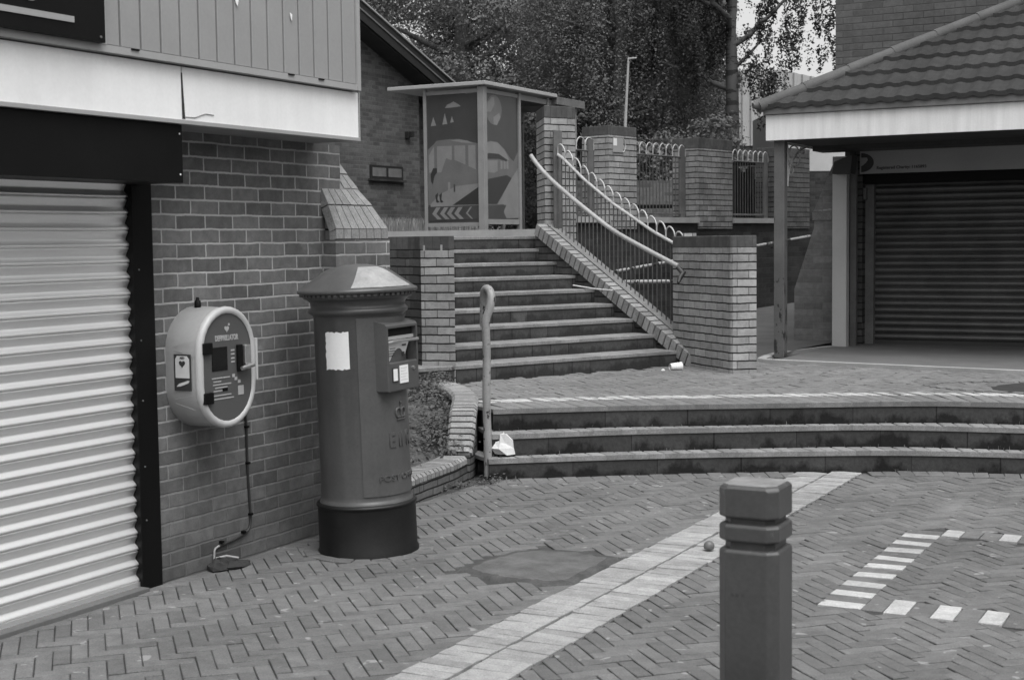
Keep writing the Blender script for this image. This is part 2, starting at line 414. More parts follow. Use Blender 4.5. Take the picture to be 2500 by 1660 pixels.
# ---------------------------------------------------------------- ground
def catmull(P, k=6):
    P = [Vector((p[0], p[1])) for p in P]; out = []
    for i in range(len(P)-1):
        a, b, c, d = P[max(i-1, 0)], P[i], P[i+1], P[min(i+2, len(P)-1)]
        for j in range(k):
            t = j/k; out.append(.5*((2*b)+(c-a)*t+(2*a-5*b+4*c-d)*t*t+(3*b-a-3*c+d)*t**3))
    out.append(P[-1]); return out
ZS = (.16, .325, .49)
NOSE = [catmull([(-4.955, 8.86), (-4.80, 8.98), (-4.233, 9.390), (-3.70, 9.735), (-3.10, 10.07), (-2.65, 10.31), (-2.2, 10.49), (-1.7, 10.62), (-.9, 10.75), (.4, 10.78), (2.2, 10.5), (4, 9.9)]),
        catmull([(-4.98, 8.96), (-4.84, 9.05), (-4.285, 9.50), (-3.745, 9.86), (-3.18, 10.2), (-2.70, 10.47), (-2.25, 10.63), (-1.7, 10.74), (-.9, 10.88), (.4, 10.95), (2.2, 10.72), (4, 10.15)]),
        catmull([(-5.04, 9.09), (-4.95, 9.17), (-4.35, 9.60), (-3.78, 9.94), (-3.2, 10.27), (-2.62, 10.6), (-2.15, 10.81), (-1.6, 10.93), (-.8, 11.06), (.4, 11.15), (2.2, 10.95), (4, 10.4)])]
def seg_pts(P, step):
    """even points along a polyline"""
    out = [P[0].copy()]; need = step
    for a, b in zip(P, P[1:]):
        L = (b-a).length; pos = 0
        while L-pos >= need: pos += need; out.append(a.lerp(b, pos/L)); need = step
        need -= L-pos
    return out
def curve_y(P, x):
    for a, b in zip(P, P[1:]):
        if a.x <= x <= b.x: return a.y + (b.y-a.y)*(x-a.x)/max(1e-6, b.x-a.x)
    return P[0].y if x < P[0].x else P[-1].y

def slab(mb, poly, z, gap=.0030, bev=.0034, tone=.5, tilt=.0024):
    """one paver: poly ccw 2D outline, top at z"""
    n = len(poly); c = sum(poly, Vector((0, 0)))/n; gap *= random.uniform(.6, 1.15)
    def inset(d):
        out = []
        for i in range(n):
            p = poly[i]; a = (p-poly[i-1]); b = (poly[(i+1) % n]-p)
            if a.length < 1e-5 or b.length < 1e-5: out.append(p); continue
            a.normalize(); b.normalize()
            na = Vector((-a.y, a.x)); nb = Vector((-b.y, b.x)); m = na+nb
            if m.length < 1e-4: out.append(p+na*d); continue
            m.normalize(); k = d/max(.35, m.dot(na)); out.append(p+m*k)
        return out
    tx, ty, dz = random.uniform(-tilt, tilt)*10, random.uniform(-tilt, tilt)*10, random.uniform(-tilt, tilt)
    def hz(p, zz): return (p.x, p.y, zz + dz + (p.x-c.x)*tx + (p.y-c.y)*ty)
    o = inset(gap); i_ = inset(gap+bev)
    vs = [hz(p, z) for p in i_] + [hz(p, z-bev*.8) for p in o] + [hz(p, z-.03) for p in o]
    fs = [tuple(range(n))] + [(n+i, n+(i+1) % n, (i+1) % n, i) for i in range(n)] + [(2*n+i, 2*n+(i+1) % n, n+(i+1) % n, n+i) for i in range(n)]
    mb.add(vs, fs, tone)
def clip(poly, planes):
    for (a, b, c) in planes:       # keep a*x+b*y<=c
        out = []
        for i in range(len(poly)):
            p, q = poly[i], poly[(i+1) % len(poly)]
            dp, dq = a*p.x+b*p.y-c, a*q.x+b*q.y-c
            if dp <= 0: out.append(p)
            if (dp < 0 < dq) or (dq < 0 < dp): out.append(p.lerp(q, dp/(dp-dq)))
        poly = out
        if len(poly) < 3: return None
    ar = abs(sum(poly[i].x*poly[(i+1) % len(poly)].y-poly[(i+1) % len(poly)].x*poly[i].y for i in range(len(poly))))/2
    if ar < .0012: return None
    # drop near-duplicate corners
    cl = [p for i, p in enumerate(poly) if (p-poly[i-1]).length > .004]
    return cl if len(cl) >= 3 else None
def herring(mb, x0, x1, y0, y1, z, planes, ok, w=.0715, ang=45, ox=0, oy=0, **kw):
    ca, sa = math.cos(R(ang)), math.sin(R(ang)); cx, cy = (x0+x1)/2, (y0+y1)/2
    rr = math.hypot(x1-x0, y1-y0)/2; K = int(rr/w)+3
    for i in range(-K, K):
        for j in range(-K, K):
            k = (i-j) % 6
            if k == 0: q = [(i, j), (i+3, j), (i+3, j+1), (i, j+1)]
            elif k == 3: q = [(i, j-2), (i+1, j-2), (i+1, j+1), (i, j+1)]
            else: continue
            P = [Vector((cx+ox+(a*ca-b*sa)*w, cy+oy+(a*sa+b*ca)*w)) for a, b in q]
            c = sum(P, Vector((0, 0)))/4
            if not (x0-.2 < c.x < x1+.2 and y0-.2 < c.y < y1+.2) or not ok(c): continue
            P = clip(P, planes)
            if P: slab(mb, P, z, tone=random.random(), **kw)

struct(MB().add([(-150, -80, -.011), (150, -80, -.011), (150, 200, -.011), (-150, 200, -.011)], [(0, 1, 2, 3)]).build('ground', 'joint'), 'joint sand and ground under the paving')
SX0, SXM, SX1 = -3.06, -2.84, -2.62      # pale strip
BX0, BX1, BY0, BY1 = -1.86, -1.655, 6.45, 8.46    # rectangle of alternate white pavers
PATCH = [(-3.76, 6.36), (-3.75, 6.64), (-3.69, 6.88), (-3.59, 7.0), (-3.41, 7.03), (-3.22, 7.03), (-3.075, 6.97), (-3.07, 6.7), (-3.075, 6.43), (-3.08, 6.29), (-3.18, 6.25), (-3.31, 6.23), (-3.45, 6.24), (-3.62, 6.27)]
def inpoly(p, poly):
    c = False
    for i in range(len(poly)):
        a, b = poly[i-1], poly[i]
        if (a[1] > p[1]) != (b[1] > p[1]) and p[0] < (b[0]-a[0])*(p[1]-a[1])/(b[1]-a[1])+a[0]: c = not c
    return c
PB = Vector((-4.465, 6.59))
def ok_low(c):
    if c.y > curve_y(NOSE[0], c.x) - .14: return False
    if c.x < -4.955 and c.y > 7.3: return False
    if BX0 < c.x and BY0 < c.y < BY1 and (c.x < BX1 or c.y < BY0+.24 or c.y > BY1-.2): return False
    if (c-PB).length < .30: return False
    return not inpoly(c, PATCH)
pv = MB()
herring(pv, -5.05, SX0, 3.4, 9.5, 0, [(-1, 0, 4.953), (1, 0, SX0)], ok_low)
herring(pv, SX1, 2.6, 3.4, 10.9, 0, [(-1, 0, -SX1)], ok_low)
struct(pv.build('plaza_paving', 'paver'), 'weathered herringbone block paving')
cr = MB()     # soldier course laid against the first step
bp = seg_pts(NOSE[0], .107)
for a, b in zip(bp, bp[1:]):
    d = (b-a).normalized(); nn = Vector((d.y, -d.x))
    if SX0-.02 < (a.x+b.x)/2 < SX1+.02 or b.x > 2.4: continue
    P = [a+nn*.205, b+nn*.205, b-nn*.01, a-nn*.01]
    slab(cr, P, .004, tone=random.random())
# ring of cut pieces round the letter box
for k in range(20):
    a0, a1 = 2*math.pi*k/20, 2*math.pi*(k+1)/20
    P = [PB+Vector((math.cos(a), math.sin(a)))*r for r, a in ((.28, a0), (.37, a0), (.37, a1), (.28, a1))]
    if min(p.x for p in P) > -4.95: slab(cr, P, .003, tone=random.random())
struct(cr.build('border_course', 'paver'), 'plain soldier course of blocks at the foot of the steps')
ps = MB()
for x0, x1 in ((SX0, SXM-.006), (SXM+.006, SX1)):
    y = 3.2 + (.03 if x0 > SXM else 0)
    while y < 10.6:
        P = [Vector((x0, y)), Vector((x1, y)), Vector((x1, y+.0725)), Vector((x0, y+.0725))]
        lim = curve_y(NOSE[0], (x0+x1)/2)
        if y+.05 < lim: slab(ps, P, .002, gap=.003, bev=.003, tone=random.random())
        y += .0725
struct(ps.build('pale_paving_strip', 'paver_lt'), 'double row of pale blocks crossing the plaza')
wb, gb = MB(), MB()
n = 17; dy = (BY1-.2-BY0-.02)/n
for k in range(n+1):
    y = BY0+.02+k*dy; P = [Vector((BX0, y)), Vector((BX1, y)), Vector((BX1, y+dy)), Vector((BX0, y+dy))]
    slab(wb if k % 2 == 0 else gb, P, .003, tone=random.random())
for row, (ya, yb) in enumerate(((BY0, BY0+.24), (BY1-.2, BY1))):
    for k in range(26):
        xa = BX1+k*.105+.0; P = [Vector((xa, ya)), Vector((xa+.105, ya)), Vector((xa+.105, yb)), Vector((xa, yb))]
        isw = (k % 2 == 1) if row == 0 else (k % 3 == 0)
        slab(wb if isw else gb, P, .003, tone=random.random())
struct(wb.build('white_paver_border', 'paver_wh'), 'alternate white blocks outlining a rectangle in the paving')
struct(gb.build('grey_paver_border', 'paver'), 'grey blocks between the white blocks of the rectangle')
pt = MB(); pp = [Vector(p) for p in PATCH]; c = sum(pp, Vector((0, 0)))/len(pp); rings = [1, .96, .82, .5, .25]
vs = []; hs = [-.012, .003, .009, .011, .012]
fine = []
for i in range(len(pp)):
    a, b = pp[i-1], pp[i]
    for k in range(5):
        q = a.lerp(b, k/5); q = c+(q-c)*(1+random.uniform(-.035, .035)); fine.append(q)
for r_, h_ in zip(rings, hs): vs += [(c.x+(p.x-c.x)*r_, c.y+(p.y-c.y)*r_, h_+random.uniform(-.002, .002)) for p in fine]
K = len(fine); fs = [(j*K+i, j*K+(i+1) % K, (j+1)*K+(i+1) % K, (j+1)*K+i) for j in range(4) for i in range(K)] + [tuple(range(4*K, 5*K))]
pt.add(vs, fs, .5, True)
pt.f = [f for f in pt.f]; dk_ = MB(); lt_ = MB(); nA = K
dk_.add(vs, fs[:2*K], .5, True); lt_.add(vs, fs[2*K:], .5, True)
struct(dk_.build('tarmac_patch_rim', 'patch_dk'), 'dark tarmac rim of the repair patch'); struct(lt_.build('tarmac_patch', 'patch'), 'rounded tarmac repair patch in the paving')

# ---------------------------------------------------------------- curved steps
LOW = thing('curved_steps', 'three wide curved dark fronted steps with pale paver treads', 'steps')
for i in range(3):
    P = NOSE[i]; z0 = 0 if i == 0 else ZS[i-1]; z1 = ZS[i]; mb = MB(); A = seg_pts(P, .12)
    for a, b in zip(A, A[1:]):
        for k in range(4):
            za = z0-.04+(z1-.035-z0+.04)*k/4; zb = z0-.04+(z1-.035-z0+.04)*(k+1)/4
            mb.add([(a.x, a.y, za), (b.x, b.y, za), (b.x, b.y, zb), (a.x, a.y, zb)], [(0, 1, 2, 3)], k/3)
    e = MB().build('x', 'riser')if False else None
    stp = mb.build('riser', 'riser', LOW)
    # u runs on round the curve
    uvl = stp.data.uv_layers[0].data; L = 0; idx = 0
    for a, b in zip(A, A[1:]):
        l2 = L+(b-a).length
        for k in range(4):
            pg = stp.data.polygons[idx]
            for li, uu in zip(pg.loop_indices, (L, l2, l2, L)): uvl[li].uv = (uu+i*.2, uvl[li].uv[1])
            idx += 1
        L = l2
    tr = MB(); A = seg_pts(P, .108)
    back = .42 if i < 2 else .40
    for a, b in zip(A, A[1:]):
        d = (b-a).normalized(); nn = Vector((-d.y, d.x)); sk = -d*.10
        bk = nn*back + sk
        Pq = [a-nn*.012, b-nn*.012, b+bk, a+bk]; t_ = random.random()
        slab(tr, Pq, z1, gap=.0045, bev=.006, tone=t_, tilt=.0008)
        tr.add([(a.x-nn.x*.009, a.y-nn.y*.009, z1-.04), (b.x-nn.x*.009, b.y-nn.y*.009, z1-.04), (b.x-nn.x*.009, b.y-nn.y*.009, z1-.004), (a.x-nn.x*.009, a.y-nn.y*.009, z1-.004)], [(0, 1, 2, 3)], t_)
    tr.build('tread', 'tread' if i < 2 else 'paver_land', LOW)
    if i == 2:
        wh = MB()
        for a, b in zip(A, A[1:]):
            d = (b-a).normalized(); nn = Vector((-d.y, d.x)); s1 = nn*.405-d*.10; s2 = nn*.60-d*.2
            if (a+s1).x < -5.30: continue
            slab(wh, [a+s1, b+s1, b+s2, a+s2], z1+.001, gap=.012, tone=random.random())
        wh.build('white_edge_course', 'paver_wh', LOW)
# landing between the curved steps and the stair
lp = [(p.x, p.y+.02) for p in NOSE[2]] + [(14, 12), (14, 60), (-7.9, 60), (-7.9, 12), (-6.35, 10.65), (-5.7, 9.9)]
struct(MB().prism(lp, .2, .47).build('landing_base', 'joint'), 'bed under the landing paving')
lv = MB()
def ok_land(c):
    if c.y < curve_y(NOSE[2], c.x)+.62: return False
    v = Vector((c.x, c.y)); a_ = v.x*T2[0]+v.y*T2[1]; n_ = v.x*N2[0]+v.y*N2[1]
    if n_ > 10.55: return False
    if c.y > 13.5 + (c.x+4.4)*-.14: return False
    return c.x > -6.9 and c.x > -5.24-(c.y-9.2)*.66
herring(lv, -7, 2, 9.4, 14, .488, [], ok_land, ang=45)
struct(lv.build('landing_paving', 'paver_land'), 'block paving of the landing')
rd = MB()   # ring of pale blocks and dark shallow dip on the landing at the right
for k in range(26):
    a = R(70+k*9); p = Vector((-1.55+math.cos(a)*.95, 12.0+math.sin(a)*.45)); rd.box((p.x, p.y, .489), (.1, .09, .012), a, tone=random.random())
struct(rd.build('paving_ring', 'paver_land'), 'pale blocks ringed on the landing')
struct(MB().lathe([(.56, .0), (.5, .008), (.05, .01), (0.001, .01)], (-1.45, 11.98, .486), 40).build('drain_cover', 'mortar'), 'dark round cover in the landing')
fc = MB().prism([(-4.5, 13.66), (-2, 13.3), (6, 12.2), (6, 16.3), (-4.35, 16.3), (-4.35, 13.9)], .3, .505)
struct(fc.build('forecourt_slab', 'concrete'), 'smooth concrete floor under the canopy')
ks = MB().prism([(-4.52, 13.62), (-2, 13.25), (6, 12.12), (6, 12.22), (-2, 13.33), (-4.45, 13.70)], .3, .512)
struct(ks.build('forecourt_kerb', 'kerb'), 'pale edge of the canopy floor')
pk = MB(); cpts = catmull([(-4.56, 13.72), (-4.62, 14.1), (-4.62, 14.6), (-4.5, 15.2), (-4.36, 15.6)])
for a, b in zip(cpts, cpts[1:]):
    d = (b-a).normalized(); nn = Vector((-d.y, d.x)); pk.prism([tuple(a), tuple(a+nn*-.09), tuple(b+nn*-.09), tuple(b)], .3, .512)
struct(pk.build('path_kerb', 'kerb'), 'thin pale curved kerb beside the canopy post')
struct(MB().add([(-7.4, 13.6, .478), (-4.5, 13.6, .478), (-4.5, 15, .52), (-7.6, 15, .52)], [(0, 1, 2, 3)]).add([(-7.8, 15, .52), (-4.5, 15, .52), (-1, 30, 1.0), (-7.8, 30, 1.0)], [(0, 1, 2, 3)]).build('ramp_path', 'asphalt'), 'tarmac path rising behind the brick pier')
# upper level
a_, b_ = st(6.3, 13.39), st(9.2, 13.39); f0, f1 = fl(-2.1, -.35), fl(45, -.35)
up_poly = [(-90, 11.2), (-6.9, 11.2), (a_.x, a_.y), (b_.x, b_.y), (f0.x, f0.y), (f1.x, f1.y), (60, 90), (-90, 90)]
struct(MB().prism(up_poly, .3, 1.765).build('upper_ground', 'asphalt'), 'upper level ground beyond the stair')
struct(MB().bb(-30, -8.2, 16.7, 16.85, 1.7, 1.87).build('road_kerb', 'kerb'), 'pale kerb by the bus shelter')
struct(MB().bb(-30, -8.2, 16.85, 26, 1.7, 1.855).build('upper_pavement', 'concrete'), 'pavement under the bus shelter')
struct(MB().bb(-60, -8.4, 18.8, 60, 1.5, 1.858).build('verge_ground', 'ground'), 'verge beyond the shelter')

# ---------------------------------------------------------------- long stair
ST = thing('brick_stair', 'long flight of nine dark steps with pale tread edges climbing to the bus shelter', 'stairs', )
G0, GO, Z0, RI = 10.611, .34, .49, .1422
for i in range(9):
    n0 = G0+GO*i; z1 = Z0+RI*(i+1); zb = z1-RI-.02; al0 = 6.0; al1 = 9.1+i*.03
    mb = MB()
    for k in range(4):
        za = zb+(z1-.03-zb)*k/4; zc = zb+(z1-.03-zb)*(k+1)/4
        mb.add([st(al0, n0, za), st(al1, n0, za), st(al1, n0, zc), st(al0, n0, zc)], [(0, 1, 2, 3)], k/3)
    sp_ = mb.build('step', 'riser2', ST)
    tr = MB(); aa = al0
    while aa < al1:
        P = [st(aa, n0-.012), st(aa+.21, n0-.012), st(aa+.21, n0+GO+.02), st(aa, n0+GO+.02)]
        P = [Vector((p.x, p.y)) for p in P]; t_ = random.random()
        slab(tr, P, z1, gap=.003, bev=.006, tone=t_, tilt=.0006)
        tr.add([st(aa, n0-.010, z1-.032), st(aa+.21, n0-.010, z1-.032), st(aa+.21, n0-.010, z1-.004), st(aa, n0-.010, z1-.004)], [(0, 1, 2, 3)], t_)
        aa += .21
    tr.build('tread', 'tread', sp_)
top = MB().prism([tuple(st(6.0, 13.36).xy), tuple(st(9.3, 13.36).xy), tuple(st(9.3, 14.4).xy), tuple(st(6.0, 14.4).xy)], 1.5, 1.771)
struct(top.build('stair_head_paving', 'tread'), 'pale paving at the head of the stair')

# sloping brick coped wall on the right of the stair
CW = thing('stair_wall', 'low brick wall with sloping brick coping climbing beside the stair', 'wall')
def cz(n_): return .797+(n_-10.807)*.507
mb = MB(); prof = [(10.45, .3), (13.05, .3), (13.05, cz(13.05)-.12), (10.45, cz(10.45)-.12)]
for a0, a1 in ((9.065, 9.27),):
    vs = [st(a0, n_, z) for n_, z in prof]+[st(a1, n_, z) for n_, z in prof]
    mb.add(vs, [(0, 1, 2, 3), (7, 6, 5, 4), (0, 4, 5, 1), (1, 5, 6, 2), (2, 6, 7, 3), (3, 7, 4, 0)])
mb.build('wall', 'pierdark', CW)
cb = MB(); n_ = 10.42; sl = math.atan(.507); pitch = .092*math.cos(sl)
def rot_box(mb, a0, a1, nc, zc, ln, hh, tone):
    """box lying on the slope of the stair wall"""
    e1 = Vector((N2[0]*math.cos(sl), N2[1]*math.cos(sl), math.sin(sl))); e3 = Vector((-N2[0]*math.sin(sl), -N2[1]*math.sin(sl), math.cos(sl)))
    c0 = st(a0, nc, zc); c1 = st(a1, nc, zc); b = .005
    ring = []
    for c_ in (c0, c1):
        for su, sv in ((-1, -1), (1, -1), (1, 1), (-1, 1)): ring.append(c_+e1*(su*ln/2)+e3*(sv*hh/2))
    mb.add(ring, [(0, 1, 2, 3), (7, 6, 5, 4), (0, 4, 5, 1), (1, 5, 6, 2), (2, 6, 7, 3), (3, 7, 4, 0)], tone)
while n_ < 12.98:
    rot_box(cb, 9.03, 9.15, n_, cz(n_)-.062, .074, .125, random.random()); n_ += pitch
cb.build('coping', 'coping', CW)
mo = MB(); rot_box(mo, 9.042, 9.165, 11.7, cz(11.7)-.080, 2.9, .118, .5); mo.build('mortar_bed', 'mortar', CW)
mo = MB(); rot_box(mo, 9.167, 9.29, 11.7, cz(11.7)-.05, 2.9, .11, .5); mo.build('coping_back', 'coping_dk', CW)

# ---------------------------------------------------------------- piers
def pier(name, label, poly, z0, z1, capz, mat='pier', group=None, grow=0.0):
    t = thing(name, label, 'brick pier', (0, 0, 0), 0, group)
    soft(MB().prism(poly, z0, z1).build('shaft', mat, t), .006)
    c = sum((Vector(p) for p in poly), Vector((0, 0)))/len(poly)
    pc = [tuple(c+(Vector(p)-c)*(1+grow)) for p in poly]
    soft(MB().prism(pc, z1, capz).build('cap_course', 'cap', t), .006)
    return t
# big pier at the foot of the stair
e0 = Vector((-4.342, 12.325)); e1 = e0+Vector((-.880, .779)); e2 = e0+Vector((.19, .147)); e3 = e2+Vector((-.30, .42)); e4 = e1+Vector((.02, .5))
pier('brick_pier', 'wide squat brick pier at the foot of the long stair', [tuple(e0+Vector((.012,.004))), tuple(e2), tuple(e3), tuple(e4), tuple(e1), tuple(e0+Vector((-.012, .008)))], .3, 1.632, 1.742)
MB().box((e1.x+.17, e1.y+.02, 1.757), (.12, .07, .03), .6).build('loose_brick', 'pier', None)
tag(bpy.data.objects['loose_brick'], 'loose piece of brick lying on top of the wide squat pier', 'brick')
# left pier and dark return wall
lw = thing('brick_wall', 'brick wall end left of the long stair, pale end face and dark side', 'wall')
A0 = Vector(st(6.50, 10.60).xy); A1 = Vector((-6.62, 10.66)); A2 = Vector((-6.80, 10.76)); A3 = Vector((-9.5, 11.5))
endp = [tuple(A0), tuple(A1), tuple(A1+Vector((-.1, .5))), tuple(st(6.50, 11.3).xy)]
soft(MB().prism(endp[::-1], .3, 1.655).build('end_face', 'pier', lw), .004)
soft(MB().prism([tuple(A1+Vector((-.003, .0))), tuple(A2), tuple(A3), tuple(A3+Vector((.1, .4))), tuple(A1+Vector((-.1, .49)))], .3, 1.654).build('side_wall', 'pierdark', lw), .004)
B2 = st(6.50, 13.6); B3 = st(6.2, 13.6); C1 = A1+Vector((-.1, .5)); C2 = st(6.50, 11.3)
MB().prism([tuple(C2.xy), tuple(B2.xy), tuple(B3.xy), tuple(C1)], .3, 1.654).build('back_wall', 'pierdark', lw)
MB().prism([tuple(A0), tuple(st(6.50, 13.6).xy), tuple(B3.xy), tuple(A3+Vector((.1, .4))), tuple(A3), tuple(A2), tuple(A1)][::-1], 1.656, 1.768).build('cap_course', 'cap', lw)
MB().box((-6.375, 10.612, 1.665), (.016, .010, .055)).build('mortar_lump', 'kerb', lw); MB().box((-6.545, 10.602, 1.665), (.014, .010, .05)).build('mortar_lump', 'kerb', lw)
# tall pier at the head of the stair
P1 = Vector((-7.15, 14.15)); d1 = Vector(T2); dl = Vector((math.cos(R(124)), math.sin(R(124))))
q = [P1, P1+d1*.43, P1+d1*.43+Vector(N2)*.4, P1+dl*.74+d1*.1, P1+dl*.74, P1+dl*.05]
pier('brick_pier', 'tall brick pier at the head of the long stair beside the bus shelter', [tuple(v) for v in q], 1.5, 3.075, 3.205)
def fpier(s0, s1, back, z1, zc, label, mat='pier'):
    q = [fl(s0, 0), fl(s1, 0), fl(s1, -back), fl(s0, -back)]
    return pier('brick_pier', label, [tuple(p.xy) for p in q], 1.85, z1, zc, mat)
pp2 = fpier(0, .62, .42, 3.03, 3.15, 'brick pier in the upper railing carrying a small notice, below the slim pole')
fpier(2.12, 3.04, .42, 2.955, 3.10, 'widest stained brick pier in the upper railing, middle of the row below the birch', 'pier_st')
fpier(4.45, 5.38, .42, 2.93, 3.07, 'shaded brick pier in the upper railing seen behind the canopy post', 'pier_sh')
# notice on the second pier
nb = thing('notice_plate', 'small dark notice plate with a white square fixed to the brick pier', 'notice')
def fbox(mb, s0, s1, o0, o1, z0, z1, tone=.5):
    mb.prism([tuple(fl(s0, o1).xy), tuple(fl(s1, o1).xy), tuple(fl(s1, o0).xy), tuple(fl(s0, o0).xy)], z0, z1, tone)
m = MB(); fbox(m, .08, .30, .003, .012, 2.82, 3.0); m.build('plate', 'sign', nb)
m = MB(); fbox(m, .085, .155, .012, .016, 2.90, 2.995); m.build('white_square', 'paper', nb)
m = MB(); m.tube([fl(.30, .012, 3.0), fl(.33, .014, 2.97), fl(.345, .014, 2.91), fl(.33, .014, 2.85), fl(.30, .012, 2.82)], .006, 6); m.build('pale_edge', 'hoop', nb)
# retaining wall and coping under the railings
rw = thing('retaining_wall', 'dark retaining wall below the upper railings behind the stair', 'wall')
m = MB(); fbox(m, -.70, 9, -.40, -.02, .3, 1.93); m.build('wall', 'retain', rw)
m = MB(); fbox(m, -.70, -.01, -.36, .03, 1.932, 2.005); fbox(m, .63, 2.11, -.36, .03, 1.932, 2.005); fbox(m, 3.05, 4.44, -.36, .03, 1.932, 2.005); m.each('coping', 'kerb', rw)

# ---------------------------------------------------------------- hoop top railings
def hoop_pts(p, q, h, k=8):
    out = []
    for i in range(k+1):
        a = math.pi*i/k; out.append(p.lerp(q, .5-.5*math.cos(a))+Vector((0, 0, h*math.sin(a))))
    return out
def railing(s0, s1, label, n):
    t = thing('hoop_railing', label, 'railing', group='hoop topped railings between the brick piers')
    off = -.2; m = MB()
    for z in (2.835, 2.06): m.tube([fl(s0, off, z), fl(s1, off, z)], .013, 6)
    m.each('rail', 'railing', t)
    m = MB(); hp = MB(); dx = (s1-s0)/n
    for k in range(n+1):
        m.tube([fl(s0+k*dx, off, 2.03), fl(s0+k*dx, off, 2.835)], .0065, 5)
    m.build('bars', 'railing', t)
    for k in range(0, n-1, 2):
        hp.tube([fl(s0+k*dx, off, 2.835)]+hoop_pts(fl(s0+k*dx, off, 2.90), fl(s0+(k+2)*dx, off, 2.90), .10)+[fl(s0+(k+2)*dx, off, 2.835)], .008, 5)
    hp.build('hoops', 'hoop', t)
    m = MB(); fbox(m, s1-.13, s1-.02, off-.012, off+.012, 2.0, 2.98); m.build('flat_post', 'flatpost', t)
railing(-1.15, -.05, 'short run of hoop topped railing between the tallest pier and the noticed pier', 12)
railing(.66, 2.10, 'hoop topped railing between the noticed pier and the widest pier', 18)
railing(3.08, 4.42, 'hoop topped railing right of the widest pier with the black litter bin behind it', 18)

# descending railing beside the stair
dr = thing('stair_railing', 'hoop topped railing stepping down beside the stair coping to the squat pier', 'railing')
def toprail(n_): 
    P = [(10.40, 1.50), (10.72, 1.615), (10.92, 1.69), (11.19, 1.79), (11.854, 2.093), (12.35, 2.362), (12.82, 2.66)]
    for (a, za), (b, zb) in zip(P, P[1:]):
        if n_ <= b: return za+(zb-za)*(n_-a)/(b-a)
    return P[-1][1]
ns = [10.72+i*(12.84-10.72)/30 for i in range(31)]
MB().tube([st(9.235, n_, toprail(n_)) for n_ in ns], .017, 8).build('top_rail', 'hoop', dr)
m = MB()
for n_ in ns: m.tube([st(9.235, n_, cz(n_)), st(9.235, n_, toprail(n_))], .0065, 5)
m.build('bars', 'railing', dr)
m = MB()
for k in range(0, 29, 2):
    a, b = ns[k], ns[k+2]
    m.tube([st(9.235, a, toprail(a)-.02)]+hoop_pts(st(9.235, a, toprail(a)+.06), st(9.235, b, toprail(b)+.05), .09)+[st(9.235, b, toprail(b))], .008, 5)
m.build('hoops', 'hoop', dr)
soft(MB().prism([tuple(st(9.20, 12.86).xy), tuple(st(9.31, 12.86).xy), tuple(st(9.31, 12.885).xy), tuple(st(9.20, 12.885).xy)], 1.75, 2.92).build('flat_post', 'flatpost', dr), .003)
hr = thing('handrail', 'pale curved tubular handrail over the stair ending at the squat pier', 'handrail')
hp = [(12.92, 2.65), (12.80, 2.545), (12.577, 2.389), (12.3, 2.232), (12.027, 2.088), (11.473, 1.815), (10.95, 1.623), (10.457, 1.457)]
def cr3(P, k=5):
    Q = [Vector((p[0], p[1])) for p in P]; return catmull([tuple(v) for v in Q], k)
MB().tube([st(8.93, v.x, v.y) for v in cr3(hp)], .0235, 12).build('rail', 'handrail', hr)
MB().tube([st(8.93, 10.47, 1.45), st(8.96, 10.42, 1.39), st(8.92, 10.42, 1.35), st(8.88, 10.40, 1.30)], [.024, .03, .026, .014], 9).build('end_bracket', 'cable', hr)
MB().tube([st(8.95, 12.86, 2.58), st(9.10, 12.90, 2.50)], .012, 6).tube([st(8.94, 11.7, 1.9), st(9.1, 11.7, 1.82), st(9.22, 11.7, 1.82)], .010, 6).each('bracket', 'cable', hr)
rr_ = thing('ramp_handrail', 'long thin handrail following the ramp along the dark retaining wall', 'handrail')
MB().tube([fl(-.6, .08, 1.27), fl(5.8, .08, 1.78)], .020, 8).build('rail', 'ramprail', rr_)
m = MB()
for s_ in (-.3, 1.2, 2.7, 4.2, 5.6): m.tube([fl(s_, .08, 1.28+.0797*(s_+.5)), fl(s_, .07, 1.21+.0797*(s_+.5)), fl(s_, -.02, 1.2+.0797*(s_+.5))], .01, 6)
m.each('bracket', 'cable', rr_)
rl = thing('ramp_handrail', 'lower pale peeling rail of the ramp seen through the stair railing', 'handrail')
MB().tube([fl(-1.3, .9, 1.23), fl(.15, 1.05, 1.20)], .022, 8).build('rail', 'ramprail', rl)
MB().tube([fl(-1.2, .9, .45), fl(-1.2, .9, 1.23)], .02, 8).tube([fl(.1, 1.04, .45), fl(.1, 1.04, 1.2)], .02, 8).each('post', 'cable', rl)

